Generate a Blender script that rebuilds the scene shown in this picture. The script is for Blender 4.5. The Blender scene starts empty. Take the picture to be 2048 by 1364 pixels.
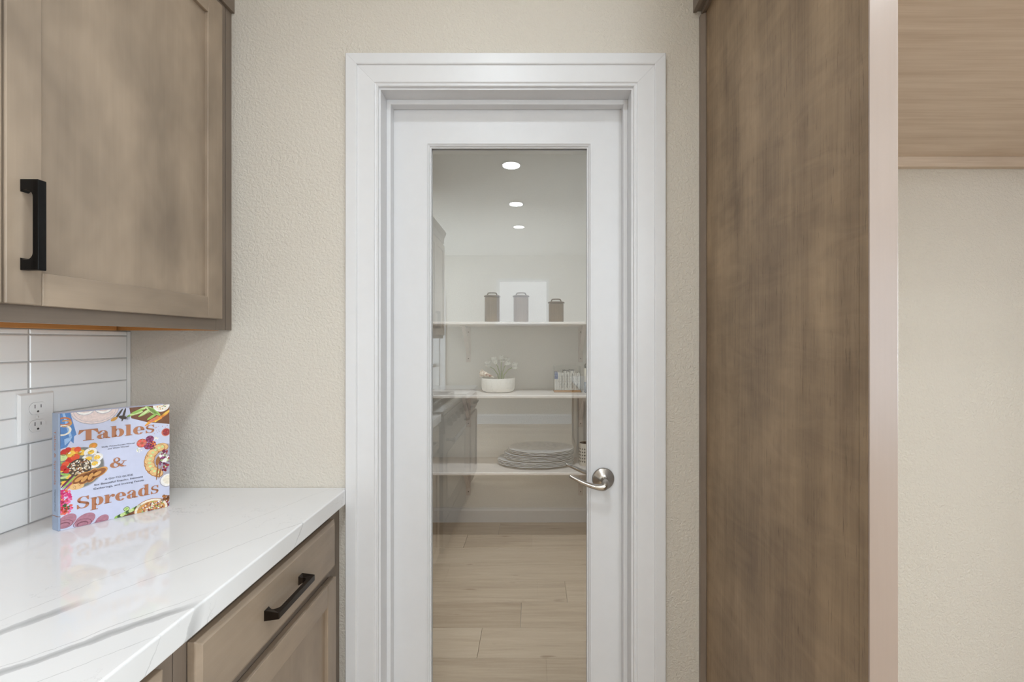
import bpy, bmesh, math, random
from mathutils import Vector
random.seed(7)
PI = math.pi
SC = bpy.context.scene
COL = SC.collection

# ------------------------------------------------------------------ camera, world, light, exposure
cam_data = bpy.data.cameras.new('camera')
cam_data.sensor_width = 36.0
cam_data.sensor_fit = 'HORIZONTAL'
cam_data.lens = 16.0
cam_data.shift_x = -42 / 2048
cam_data.shift_y = 2 / 2048
cam_data.clip_start = 0.02
cam = bpy.data.objects.new('camera', cam_data)
COL.objects.link(cam)
cam.location = (0, 0, 1.33)
cam.rotation_euler = (PI / 2, 0, 0)
SC.camera = cam

SC.view_settings.view_transform = 'Standard'
SC.view_settings.look = 'None'
SC.view_settings.gamma = 1.0
SC.view_settings.use_curve_mapping = False
SC.view_settings.exposure = -0.81
SC.cycles.max_bounces = 9
SC.cycles.diffuse_bounces = 5
SC.cycles.glossy_bounces = 5
SC.cycles.transparent_max_bounces = 16
SC.cycles.use_denoising = True
SC.cycles.sample_clamp_indirect = 6.0
SC.cycles.caustics_reflective = False
SC.cycles.caustics_refractive = False

world = bpy.data.worlds.new('overcast_sky')
SC.world = world
world.use_nodes = True
wb = world.node_tree.nodes['Background']
wb.inputs['Color'].default_value = (0.90, 0.95, 1.0, 1)
wb.inputs['Strength'].default_value = 1.6

DOWN_W = 4.0        # watts of each kitchen downlight
PANTRY_W = 25.0     # watts of the pantry ceiling lamp
WARM = (0.835, 0.925, 1.0)
DAY = (0.755, 0.89, 1.0)


def area(name, loc, rot, sx, sy, power, color, spread=PI, shape='RECTANGLE'):
    d = bpy.data.lights.new(name, 'AREA')
    d.shape = shape
    d.size = sx
    d.size_y = sy
    d.energy = power
    d.color = color
    d.spread = spread
    o = bpy.data.objects.new(name, d)
    COL.objects.link(o)
    o.location = loc
    o.rotation_euler = rot
    return o


# daylight lamps in the window and patio openings, plus two added fills before solid walls
area('window_daylight', (-0.165, -4.66, 2.0), (PI / 2, 0, 0), 0.83, 0.72, 4.6, (0.97, 0.98, 0.97))
area('patio_daylight', (3.6, -4.66, 1.25), (PI / 2, 0, 0), 4.5, 2.4, 105, DAY)
area('side_fill', (6.96, -1.1, 1.40), (PI / 2, 0, PI / 2), 2.6, 2.0, 330, DAY)  # added fill for the tiles and left cabinets; this wall has no window
area('living_fill', (-2.96, -3.1, 1.45), (PI / 2, 0, -PI / 2), 2.4, 2.0, 340, (0.74, 0.885, 1.0))  # added to brighten the far wall mirrored in the glass; no window here


# ------------------------------------------------------------------ helpers: meshes
class MB:
    def __init__(self):
        self.v = []
        self.f = []
        self.mi = []
        self.sm = []

    def add(self, verts, faces, mi=0, smooth=False):
        b = len(self.v)
        self.v += [tuple(p) for p in verts]
        for f in faces:
            self.f.append([b + i for i in f])
            self.mi.append(mi)
            self.sm.append(smooth)
        return self

    def box(self, x0, x1, y0, y1, z0, z1, mi=0):
        x0, x1 = min(x0, x1), max(x0, x1)
        y0, y1 = min(y0, y1), max(y0, y1)
        z0, z1 = min(z0, z1), max(z0, z1)
        v = [(x0, y0, z0), (x1, y0, z0), (x1, y1, z0), (x0, y1, z0), (x0, y0, z1), (x1, y0, z1), (x1, y1, z1), (x0, y1, z1)]
        f = [(0, 3, 2, 1), (4, 5, 6, 7), (0, 1, 5, 4), (1, 2, 6, 5), (2, 3, 7, 6), (3, 0, 4, 7)]
        return self.add(v, f, mi)

    def loft(self, rings, mi=0, smooth=True, close=True, caps=True):
        n = len(rings[0])
        v = [p for r in rings for p in r]
        f = []
        for i in range(len(rings) - 1):
            for j in range(n if close else n - 1):
                k = (j + 1) % n
                f.append((i * n + j, i * n + k, (i + 1) * n + k, (i + 1) * n + j))
        b = len(self.v)
        self.add(v, f, mi, smooth)
        if caps and close:
            self.f.append([b + i for i in range(n)][::-1]); self.mi.append(mi); self.sm.append(False)
            e = b + (len(rings) - 1) * n
            self.f.append([e + i for i in range(n)]); self.mi.append(mi); self.sm.append(False)
        return self

    def lathe(self, prof, c=(0, 0, 0), n=32, axis='z', mi=0, smooth=True, sx=1.0, sy=1.0, caps=False):
        rings = []
        for r, h in prof:
            ring = []
            for i in range(n):
                a = 2 * PI * i / n
                p = (r * math.cos(a) * sx, r * math.sin(a) * sy, h)
                if axis == 'y':
                    p = (p[0], h, p[1])
                elif axis == 'x':
                    p = (h, p[0], p[1])
                ring.append((c[0] + p[0], c[1] + p[1], c[2] + p[2]))
            rings.append(ring)
        return self.loft(rings, mi, smooth, True, caps)

    def tube(self, pts, rad, n=12, mi=0, flat=1.0):
        pts = [Vector(p) for p in pts]
        if not isinstance(rad, (list, tuple)):
            rad = [rad] * len(pts)
        rings = []
        up = Vector((0, 0, 1))
        for i, p in enumerate(pts):
            t = (pts[min(i + 1, len(pts) - 1)] - pts[max(i - 1, 0)]).normalized()
            a = t.cross(up)
            if a.length < 1e-3:
                a = t.cross(Vector((0, 1, 0)))
            a.normalize()
            b = a.cross(t).normalized()
            rings.append([tuple(p + a * math.cos(2 * PI * j / n) * rad[i] * flat + b * math.sin(2 * PI * j / n) * rad[i]) for j in range(n)])
        return self.loft(rings, mi)

    def prism(self, poly, plane, d0, d1, mi=0):
        """poly in 2D, extruded along the axis missing from plane ('xy','xz','yz')."""
        def P(a, b, d):
            return {'xy': (a, b, d), 'xz': (a, d, b), 'yz': (d, a, b)}[plane]
        n = len(poly)
        v = [P(a, b, d0) for a, b in poly] + [P(a, b, d1) for a, b in poly]
        f = [list(range(n))[::-1], list(range(n, 2 * n))] + [(i, (i + 1) % n, n + (i + 1) % n, n + i) for i in range(n)]
        return self.add(v, f, mi)

    def build(self, name, mat, parent=None, bevel=0.0, local=False, mesh_only=False, seg=2):
        me = bpy.data.meshes.new(name)
        me.from_pydata(self.v, [], self.f)
        me.polygons.foreach_set('material_index', self.mi)
        me.polygons.foreach_set('use_smooth', self.sm)
        bm = bmesh.new()
        bm.from_mesh(me)
        bmesh.ops.recalc_face_normals(bm, faces=bm.faces)
        bm.to_mesh(me)
        bm.free()
        for m in (mat if isinstance(mat, (list, tuple)) else [mat]):
            me.materials.append(m)
        if mesh_only:
            return me
        o = bpy.data.objects.new(name, me)
        COL.objects.link(o)
        if bevel:
            b = o.modifiers.new('edge', 'BEVEL')
            b.width = bevel
            b.segments = seg
            b.limit_method = 'ANGLE'
            b.angle_limit = 0.7
        if parent is not None:
            attach(o, parent, local)
        return o


def world_loc(o):
    p = Vector((0, 0, 0))
    while o is not None:
        p += Vector(o.location)
        o = o.parent
    return p


def attach(o, parent, local=False):
    o.parent = parent
    if not local:
        o.location = Vector(o.location) - world_loc(parent)


def tag(o, label=None, cat=None, group=None, kind=None):
    if label: o['label'] = label
    if cat: o['category'] = cat
    if group: o['group'] = group
    if kind: o['kind'] = kind
    return o


def thing(name, loc, label, cat=None, group=None, kind=None):
    o = bpy.data.objects.new(name, None)
    o.empty_display_size = 0.05
    COL.objects.link(o)
    o.location = loc
    return tag(o, label, cat, group, kind)


def copy_tree(o, parent=None):
    c = o.copy()
    COL.objects.link(c)
    c.parent = parent
    for ch in list(o.children):
        copy_tree(ch, c)
    return c


def box(name, mat, parent, x0, x1, y0, y1, z0, z1, bevel=0.0):
    return MB().box(x0, x1, y0, y1, z0, z1).build(name, mat, parent, bevel)


# ------------------------------------------------------------------ helpers: materials
def srgb(r, g, b):
    def f(c):
        c /= 255.0
        return c / 12.92 if c <= 0.04045 else ((c + 0.055) / 1.055) ** 2.4
    return (f(r), f(g), f(b), 1)


class NT:
    def __init__(self, name):
        self.m = bpy.data.materials.new(name)
        self.m.use_nodes = True
        self.t = self.m.node_tree
        self.n = self.t.nodes
        self.l = self.t.links
        self.b = self.n['Principled BSDF']
        self._c = None

    def node(self, t, **kw):
        n = self.n.new(t)
        for k, v in kw.items():
            if k in n.inputs:
                if hasattr(v, 'is_linked') or isinstance(v, bpy.types.NodeSocket):
                    self.l.new(v, n.inputs[k])
                else:
                    n.inputs[k].default_value = v
            else:
                setattr(n, k, v)
        return n

    def coord(self, scale=(1, 1, 1), loc=(0, 0, 0), kind='Object', rot=(0, 0, 0)):
        if self._c is None:
            self._c = self.n.new('ShaderNodeTexCoord')
        mp = self.n.new('ShaderNodeMapping')
        mp.inputs['Scale'].default_value = scale
        mp.inputs['Location'].default_value = loc
        mp.inputs['Rotation'].default_value = rot
        self.l.new(self._c.outputs[kind], mp.inputs['Vector'])
        return mp.outputs[0]

    def noise(self, vec, scale, detail=3, rough=0.5, dist=0.0):
        n = self.node('ShaderNodeTexNoise', Scale=scale, Detail=detail, Roughness=rough, Distortion=dist)
        self.l.new(vec, n.inputs['Vector'])
        return n.outputs['Fac']

    def ramp(self, fac, stops, interp='LINEAR'):
        r = self.n.new('ShaderNodeValToRGB')
        r.color_ramp.interpolation = interp
        e = r.color_ramp.elements
        while len(e) < len(stops):
            e.new(0.5)
        for el, (p, c) in zip(e, stops):
            el.position = p
            el.color = c if len(c) == 4 else (*c, 1)
        self.l.new(fac, r.inputs[0])
        return r.outputs[0]

    def math(self, op, a, b=0.0, clamp=False):
        n = self.n.new('ShaderNodeMath')
        n.operation = op
        n.use_clamp = clamp
        for i, x in enumerate((a, b)):
            if isinstance(x, bpy.types.NodeSocket):
                self.l.new(x, n.inputs[i])
            else:
                n.inputs[i].default_value = x
        return n.outputs[0]

    def mix(self, fac, a, b, blend='MIX'):
        n = self.n.new('ShaderNodeMix')
        n.data_type = 'RGBA'
        n.blend_type = blend
        for sock, x in ((n.inputs[0], fac), (n.inputs[6], a), (n.inputs[7], b)):
            if isinstance(x, bpy.types.NodeSocket):
                self.l.new(x, sock)
            else:
                sock.default_value = x
        return n.outputs[2]

    def bump(self, h, strength=0.2, dist=0.002):
        n = self.node('ShaderNodeBump', Strength=strength, Distance=dist)
        self.l.new(h, n.inputs['Height'])
        self.l.new(n.outputs[0], self.b.inputs['Normal'])

    def set(self, **kw):
        for k, v in kw.items():
            k = {'color': 'Base Color', 'rough': 'Roughness', 'metal': 'Metallic', 'spec': 'Specular IOR Level', 'coat': 'Coat Weight',
                 'coat_rough': 'Coat Roughness', 'trans': 'Transmission Weight', 'ior': 'IOR', 'sheen': 'Sheen Weight'}.get(k, k)
            if isinstance(v, bpy.types.NodeSocket):
                self.l.new(v, self.b.inputs[k])
            else:
                self.b.inputs[k].default_value = v
        return self


def plain(name, col, rough=0.5, metal=0.0, var=0.04, scale=30, **kw):
    t = NT(name)
    nz = t.noise(t.coord(), scale, 3)
    lo = tuple(c * (1 - var) for c in col[:3])
    hi = tuple(min(1, c * (1 + var)) for c in col[:3])
    t.set(color=t.ramp(nz, [(0.3, lo), (0.7, hi)]), rough=rough, metal=metal, **kw)
    return t.m


def wall_paint(name, col, scale=130, strength=0.48, dist=0.0025):
    t = NT(name)
    c = t.coord()
    n1 = t.noise(c, scale, 2.5, 0.55, 0.6)
    n2 = t.noise(c, 1.3, 2)
    t.set(color=t.ramp(n2, [(0.3, tuple(x * 0.97 for x in col[:3])), (0.7, col)]), rough=0.62, spec=0.35)
    h = t.ramp(n1, [(0.30, (0, 0, 0)), (0.70, (1, 1, 1))], 'EASE')
    t.bump(h, strength, dist)
    return t.m


def wood(name, base, dark, axis='z', blotch=0.5, fine=0.35, rough=0.42, figure=0.0, coat=0.0, seed=0.0, flecks=0.0, freq=1.0):
    """stained timber: soft blotches, fine streaks along the axis, optional cross figure."""
    t = NT(name)
    k = {'x': (1.2, 14, 14), 'y': (14, 1.2, 14), 'z': (14, 14, 1.2)}[axis]
    kf = {'x': (4, 160, 160), 'y': (160, 4, 160), 'z': (160, 160, 4)}[axis]
    k = tuple(q * freq for q in k)
    kf = tuple(q * min(freq, 1.5) for q in kf)
    kb = {'x': (2.6, 5, 5), 'y': (5, 2.6, 5), 'z': (5, 5, 2.6)}[axis]
    s1 = t.noise(t.coord(k, (seed, seed * 2, seed)), 1.0, 4, 0.6, 0.4)
    s2 = t.noise(t.coord(kf, (seed, 0, 0)), 1.0, 3, 0.6)
    bl = t.noise(t.coord(kb, (0, seed, 3)), 1.6, 3, 0.55, 0.15)
    a = t.math('MULTIPLY', t.math('SUBTRACT', s1, 0.5), fine * 1.2)
    b = t.math('MULTIPLY', t.math('SUBTRACT', s2, 0.5), fine * 0.8)
    c = t.math('MULTIPLY', t.math('SUBTRACT', bl, 0.5), blotch * 2.2)
    f = t.math('ADD', t.math('ADD', a, b), t.math('ADD', c, 0.5))
    if figure:
        kk = {'z': (6, 7, 20), 'y': (9, 6, 34), 'x': (34, 9, 6)}[axis]
        fg = t.noise(t.coord(kk, (0, 0, 0), rot=(0.5, 0, 0)), 1.0, 3, 0.6, 1.2)
        f = t.math('ADD', f, t.math('MULTIPLY', t.math('SUBTRACT', fg, 0.5), figure * 2))
    if flecks:
        kq = {'z': (280, 280, 26), 'y': (280, 26, 280), 'x': (26, 280, 280)}[axis]
        fk = t.noise(t.coord(kq, (4, 1, 2)), 1.0, 2, 0.5, 0.6)
        f = t.math('SUBTRACT', f, t.math('MULTIPLY', t.ramp(fk, [(0.62, (0, 0, 0)), (0.74, (1, 1, 1))]), flecks))
    t.set(color=t.ramp(f, [(0.12, dark), (0.5, tuple((x + y) / 2 for x, y in zip(base, dark))), (0.88, base)]), rough=rough)
    if coat:
        t.set(coat=coat, coat_rough=0.25)
    t.bump(s2, 0.08, 0.001)
    return t.m


M = {}
M['wall'] = wall_paint('beige_wall_paint', srgb(213, 206, 195))
M['wall_light'] = wall_paint('pantry_wall_paint', srgb(228, 226, 221), strength=0.15)
M['ceiling'] = wall_paint('ceiling_paint', srgb(232, 230, 225), strength=0.2)
M['trim'] = plain('white_trim_enamel', srgb(221, 221, 223), 0.36, var=0.01)
M['door'] = plain('white_door_enamel', srgb(218, 218, 220), 0.40, var=0.01)
CW, CD = srgb(172, 153, 133), srgb(128, 113, 98)
M['cab_v'] = wood('greige_stain_upright_grain', CW, CD, 'z', 0.70, 0.20, 0.4)
M['cab_h'] = wood('greige_stain_level_grain', CW, CD, 'y', 0.55, 0.22, 0.4, seed=2)
M['cab_frame'] = wood('greige_stain_frame', srgb(140, 125, 112), srgb(104, 92, 81), 'y', 0.3, 0.25, 0.38, seed=4)
M['cab_frame_v'] = wood('greige_stain_frame_upright', srgb(140, 125, 112), srgb(104, 92, 81), 'z', 0.3, 0.25, 0.38, seed=5)
M['panel'] = wood('brown_figured_veneer', srgb(168, 143, 114), srgb(102, 82, 62), 'z', 0.42, 0.52, 0.45, figure=0.22, seed=1, flecks=0.22)
M['panel_edge'] = wood('satin_stile_stain', srgb(160, 142, 131), srgb(138, 121, 110), 'z', 0.2, 0.25, 0.28, coat=1.0, seed=6)
M['maple'] = wood('natural_maple', srgb(232, 218, 204), srgb(196, 176, 156), 'x', 0.15, 0.75, 0.45, seed=3, freq=2.2)
M['maple_y'] = wood('natural_maple_rail', srgb(205, 150, 88), srgb(176, 118, 60), 'y', 0.25, 0.55, 0.45, seed=3)
M['black'] = plain('black_satin_metal', srgb(26, 25, 25), 0.22, 0.7, var=0.1)
M['bronze'] = plain('dark_bronze_metal', srgb(44, 36, 31), 0.30, 0.8, var=0.2)
M['nickel'] = plain('brushed_nickel', srgb(176, 170, 163), 0.27, 1.0, var=0.05, scale=120)
M['steel'] = plain('stainless_steel', srgb(112, 110, 107), 0.34, 1.0, var=0.05)
M['dark_steel'] = plain('dark_appliance_glass', srgb(40, 39, 38), 0.12, 0.2, var=0.05)
M['plastic'] = plain('white_plastic', srgb(238, 238, 238), 0.3, var=0.01)
M['gap'] = plain('grey_seam', srgb(150, 150, 150), 0.7)
M['slot'] = plain('dark_slot', srgb(70, 68, 66), 0.6)
M['grout'] = plain('pale_grey_grout', srgb(186, 186, 186), 0.85, var=0.06, scale=200)
M['shelf'] = plain('painted_shelf', srgb(232, 224, 217), 0.4, var=0.015)
M['bracket'] = plain('painted_bracket', srgb(214, 204, 198), 0.4, var=0.02)


def tile_mat():
    t = NT('white_glazed_tile')
    nz = t.noise(t.coord((1, 1, 1)), 14, 3)
    info = t.n.new('ShaderNodeObjectInfo')
    v = t.math('ADD', t.math('MULTIPLY', info.outputs['Random'], 0.05), t.math('MULTIPLY', nz, 0.06))
    t.set(color=t.ramp(v, [(0.0, srgb(240, 241, 242)), (0.11, srgb(249, 249, 249))]), rough=0.16)
    t.bump(t.noise(t.coord(), 35, 2), 0.10, 0.002)
    return t.m


M['tile'] = tile_mat()


def plank_mat():
    t = NT('pale_oak_plank')
    info = t.n.new('ShaderNodeObjectInfo')
    co = t.n.new('ShaderNodeTexCoord')
    off = t.n.new('ShaderNodeVectorMath'); off.operation = 'MULTIPLY_ADD'
    t.l.new(info.outputs['Random'], off.inputs[0])
    off.inputs[1].default_value = (37, 11, 5)
    t.l.new(co.outputs['Object'], off.inputs[2])
    def mp(s):
        m = t.n.new('ShaderNodeMapping'); m.inputs['Scale'].default_value = s
        t.l.new(off.outputs[0], m.inputs['Vector']); return m.outputs[0]
    s1 = t.noise(mp((1.6, 22, 5)), 1.0, 5, 0.62, 0.6)
    s2 = t.noise(mp((6, 150, 5)), 1.0, 3, 0.6)
    kn = t.noise(mp((5, 24, 5)), 1.0, 2, 0.5, 0.5)
    f = t.math('ADD', t.math('MULTIPLY', s1, 0.6), t.math('MULTIPLY', s2, 0.3))
    f = t.math('ADD', f, t.math('MULTIPLY', t.math('SUBTRACT', info.outputs['Random'], 0.5), 0.28))
    c = t.ramp(f, [(0.2, srgb(172, 150, 126)), (0.5, srgb(202, 182, 158)), (0.75, srgb(216, 198, 175))])
    k = t.ramp(kn, [(0.70, (0, 0, 0)), (0.80, (1, 1, 1))])
    t.set(color=t.mix(k, c, srgb(138, 110, 86)), rough=0.42)
    t.bump(s2, 0.06, 0.001)
    return t.m


M['plank'] = plank_mat()


def quartz_mat():
    """white slab with grey veins: each vein a noisy line x = a + b*y in the slab's own plane."""
    t = NT('white_veined_quartz')
    co = t.coord()
    sep = t.n.new('ShaderNodeSeparateXYZ')
    t.l.new(co, sep.inputs[0])
    X, Y, Z = sep.outputs
    wob = t.math('SUBTRACT', t.noise(co, 9, 4, 0.6), 0.5)
    wob2 = t.math('SUBTRACT', t.noise(t.coord((1, 1, 1), (3, 7, 1)), 40, 4, 0.65), 0.5)
    wv = t.noise(t.coord((1, 1, 1), (9, 2, 4)), 11, 2)
    Xz = t.math('SUBTRACT', X, t.math('MULTIPLY', t.math('SUBTRACT', 0.9, Z), 0.6))
    total = None
    #       a        b      width  strength  y-range
    veins = [(-1.078, 0.50, 0.0150, 0.55, 0.30, 0.740), (-1.1115, 0.562, 0.0016, 0.32, 0.70, 1.3), (-1.150, 0.862, 0.0170, 0.58, 0.2, 0.735),
             (-1.135, 0.80, 0.0015, 0.35, 0.2, 0.76), (-1.075, 0.86, 0.0013, 0.35, 0.4, 0.66), (-1.22, 0.45, 0.004, 0.3, -0.2, 0.6),
             (-1.03, 0.36, 0.0013, 0.25, 0.55, 1.3), (-1.40, 0.30, 0.004, 0.4, -2, 0.1), (-1.1, -0.20, 0.005, 0.45, -2.0, -0.2)]
    for a, b, w, s, y0, y1 in veins:
        line = t.math('ADD', t.math('MULTIPLY', Y, b), a)
        d = t.math('SUBTRACT', Xz, line)
        d = t.math('ADD', d, t.math('ADD', t.math('MULTIPLY', wob, 0.030), t.math('MULTIPLY', wob2, 0.010)))
        d = t.math('ABSOLUTE', d)
        ww = t.math('MULTIPLY', t.math('ADD', wv, 0.35), w)
        m = t.math('SUBTRACT', 1.0, t.math('DIVIDE', d, ww), True)
        m = t.math('POWER', m, 0.32)
        gate = t.math('MULTIPLY', t.math('MULTIPLY', t.math('SUBTRACT', Y, y0), 25, True), t.math('MULTIPLY', t.math('SUBTRACT', y1, Y), 25, True))
        m = t.math('MULTIPLY', t.math('MULTIPLY', m, gate), s)
        total = m if total is None else t.math('MAXIMUM', total, m)
    # hairline cracks
    n3 = t.noise(t.coord((1, 1, 1), (1, 5, 2)), 4.5, 6, 0.62, 0.3)
    h = t.math('SUBTRACT', 1.0, t.math('MULTIPLY', t.math('ABSOLUTE', t.math('SUBTRACT', n3, 0.5)), 260), True)
    g = t.ramp(t.noise(t.coord((1, 1, 1), (5, 5, 5)), 6, 2), [(0.52, (0, 0, 0)), (0.66, (1, 1, 1))])
    total = t.math('MAXIMUM', total, t.math('MULTIPLY', t.math('MULTIPLY', h, g), 0.30))
    base = t.ramp(t.noise(co, 3.5, 3), [(0.3, srgb(234, 234, 235)), (0.7, srgb(240, 240, 241))])
    t.set(color=t.mix(total, base, srgb(120, 121, 124)), rough=0.06, spec=0.5)
    return t.m


M['quartz'] = quartz_mat()


def glass_mat(name, tint=(0.95, 0.945, 0.937, 1), ior=1.86, rough=0.0):
    t = NT(name)
    t.n.remove(t.b)
    tr = t.node('ShaderNodeBsdfTransparent', Color=tint)
    gl = t.node('ShaderNodeBsdfGlossy', Roughness=rough)
    geo = t.n.new('ShaderNodeNewGeometry')
    dot = t.n.new('ShaderNodeVectorMath'); dot.operation = 'DOT_PRODUCT'
    t.l.new(geo.outputs['Normal'], dot.inputs[0])
    t.l.new(geo.outputs['Incoming'], dot.inputs[1])
    f0 = ((ior - 1) / (ior + 1)) ** 2
    fr = t.math('POWER', t.math('SUBTRACT', 1.0, t.math('ABSOLUTE', dot.outputs['Value']), True), 5.0)
    fr = t.math('ADD', t.math('MULTIPLY', fr, 1 - f0), f0)
    mx = t.n.new('ShaderNodeMixShader')
    t.l.new(fr, mx.inputs[0])
    t.l.new(tr.outputs[0], mx.inputs[1])
    t.l.new(gl.outputs[0], mx.inputs[2])
    t.l.new(mx.outputs[0], t.n['Material Output'].inputs[0])
    return t.m


M['glass'] = glass_mat('clear_door_glass')
M['acrylic'] = glass_mat('clear_acrylic', (0.96, 0.97, 0.97, 1), 1.45)


def emit(name, col, strength):
    t = NT(name)
    t.set(color=(0.9, 0.9, 0.9, 1), rough=0.5)
    t.b.inputs['Emission Color'].default_value = col
    t.b.inputs['Emission Strength'].default_value = strength
    return t.m


M['lens'] = emit('lit_lens', (1.0, 0.97, 0.93, 1), 25)

# ------------------------------------------------------------------ numbers of the place (metres)
WALL_Y = 1.30            # kitchen face of the wall with the pantry door
WALL_T = 0.118
PAN_Y = 3.37             # pantry back wall
CEIL = 2.74
XL = -1.157              # left wall
JL, JR, JH = -0.435, 0.281, 2.05     # jamb faces
FAR_Y = -4.60

# ------------------------------------------------------------------ setting
fl = box('floor', M['grout'], None, -3.0, 7.0, FAR_Y, PAN_Y, -0.06, -0.013)
tag(fl, 'pale oak plank floor running through kitchen and pantry', kind='structure')
pm_cache = {}


def plank(x0, x1, y0, y1):
    L, Wd = round(x1 - x0, 3), round(y1 - y0, 3)
    if (L, Wd) not in pm_cache:
        g = 0.0007
        b = 0.0012
        m = MB()
        hx, hy = L / 2 - g, Wd / 2 - g
        v = [(-hx, -hy, -0.012), (hx, -hy, -0.012), (hx, hy, -0.012), (-hx, hy, -0.012),
             (-hx, -hy, -b), (hx, -hy, -b), (hx, hy, -b), (-hx, hy, -b),
             (-hx + b, -hy + b, 0), (hx - b, -hy + b, 0), (hx - b, hy - b, 0), (-hx + b, hy - b, 0)]
        f = [(0, 3, 2, 1), (8, 9, 10, 11)] + [(i, (i + 1) % 4, 4 + (i + 1) % 4, 4 + i) for i in range(4)] + \
            [(4 + i, 4 + (i + 1) % 4, 8 + (i + 1) % 4, 8 + i) for i in range(4)]
        m.add(v, f)
        pm_cache[(L, Wd)] = m.build('plank', M['plank'], mesh_only=True)
    o = bpy.data.objects.new('plank', pm_cache[(L, Wd)])
    COL.objects.link(o)
    o.location = ((x0 + x1) / 2, (y0 + y1) / 2, 0)
    attach(o, fl)


PW, PL = 0.205, 1.52
seams = {0: -0.236, 1: -0.0585, 2: 0.176, 3: -0.62, 4: 0.52, 5: -0.45, 6: -0.24, 7: 0.1}
for k in range(-32, 8):
    y0 = 1.915 + PW * k
    y1 = y0 + PW
    y0c, y1c = max(y0, FAR_Y), min(y1, PAN_Y)
    if y1c - y0c < 0.01:
        continue
    lo, hi = (-1.0, 0.62) if y0 > 1.29 else (-3.0, 7.0)
    if y0 < 1.3 < y1: lo, hi = XL, 7.0
    s = seams.get(k, (k * 0.517) % PL - 0.4)
    x = s - PL * 4
    while x < hi:
        a, b = max(x, lo), min(x + PL, hi)
        if b - a > 0.02:
            plank(a, b, y0c, y1c)
        x += PL

wbk = MB()
wbk.box(XL - 0.12, JL - 0.02, WALL_Y, WALL_Y + WALL_T, 0, CEIL)
wbk.box(JR + 0.02, 7.0, WALL_Y, WALL_Y + WALL_T, 0, CEIL)
wbk.box(JL - 0.02, JR + 0.02, WALL_Y, WALL_Y + WALL_T, JH + 0.02, CEIL)
tag(wbk.build('wall_back', M['wall']), 'beige orange-peel wall around the pantry door', kind='structure')
tag(box('wall_left', M['wall'], None, XL - 0.12, XL, -1.62, WALL_Y, 0, CEIL), 'beige wall behind the counter and backsplash', kind='structure')
tag(box('wall_left_return', M['wall'], None, -3.0, XL - 0.12, -1.62, -1.50, 0, CEIL), 'beige return wall past the kitchen run', kind='structure')
tag(box('wall_outer_left', M['wall'], None, -3.12, -3.0, FAR_Y, -1.5, 0, CEIL), 'beige wall at the side of the living area', kind='structure')
tag(box('wall_right', M['wall'], None, 7.0, 7.12, FAR_Y, WALL_Y + WALL_T, 0, CEIL), 'beige wall on the far right of the kitchen', kind='structure')
wf = MB()
for a, b, c, d in ((-3.0, -0.59, 0, CEIL), (0.26, 1.30, 0, CEIL), (5.9, 7.0, 0, CEIL), (-0.59, 0.26, 0, 1.62), (-0.59, 0.26, 2.36, CEIL), (1.30, 5.90, 2.50, CEIL)):
    wf.box(a, b, FAR_Y - 0.12, FAR_Y, c, d)
tag(wf.build('wall_far', M['wall']), 'beige wall with window behind the camera', kind='structure')
tag(box('wall_pantry_back', M['wall_light'], None, -1.1, 0.72, PAN_Y, PAN_Y + 0.1, 0, CEIL), 'pale wall behind the pantry shelves', kind='structure')
tag(box('wall_pantry_left', M['wall_light'], None, -1.1, -1.0, WALL_Y + WALL_T, PAN_Y, 0, CEIL), 'pale wall at the left of the pantry', kind='structure')
tag(box('wall_pantry_right', M['wall_light'], None, 0.62, 0.72, WALL_Y + WALL_T, PAN_Y, 0, CEIL), 'pale wall at the right of the pantry', kind='structure')
tag(box('ceiling', M['ceiling'], None, -3.12, 7.12, FAR_Y - 0.12, WALL_Y + WALL_T, CEIL, CEIL + 0.1), 'white kitchen ceiling with recessed downlights', kind='structure')
tag(box('ceiling', M['ceiling'], None, -1.1, 0.72, WALL_Y + WALL_T, PAN_Y + 0.1, CEIL - 0.02, CEIL + 0.1), 'white ceiling over the pantry', kind='structure')


def baseboard(name, label, x0, x1, y0, y1, along):
    h = 0.105
    m = MB()
    if along == 'x':
        s = 1 if y1 > y0 else -1        # y0 = face on the wall, y1 = room side
        m.prism([(y0, 0), (y1, 0), (y1, h - 0.02), (y0 + (y1 - y0) * 0.55, h - 0.008), (y0 + (y1 - y0) * 0.4, h), (y0, h)], 'yz', x0, x1)
    else:
        m.prism([(x0, 0), (x1, 0), (x1, h - 0.02), (x0 + (x1 - x0) * 0.55, h - 0.008), (x0 + (x1 - x0) * 0.4, h), (x0, h)], 'xz', y0, y1)
    tag(m.build(name, M['trim']), label, kind='structure')


baseboard('baseboard_pantry_back', 'white baseboard under the pantry shelves', -1.0, 0.62, PAN_Y, PAN_Y - 0.015, 'x')
baseboard('baseboard_pantry_left', 'white baseboard on the left pantry wall', -1.0, -0.985, WALL_Y + WALL_T, PAN_Y - 0.015, 'y')
baseboard('baseboard_pantry_right', 'white baseboard on the right pantry wall', 0.62, 0.605, WALL_Y + WALL_T, PAN_Y - 0.015, 'y')
bf = MB()
for a, b in ((-1.36, 1.25), (5.95, 7.0)):
    bf.prism([(FAR_Y, 0), (FAR_Y + 0.016, 0), (FAR_Y + 0.016, 0.135), (FAR_Y + 0.008, 0.155), (FAR_Y, 0.155)], 'yz', a, b)
tag(bf.build('baseboard_far', M['trim']), 'tall white baseboard on the wall behind the camera', kind='structure')

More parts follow.
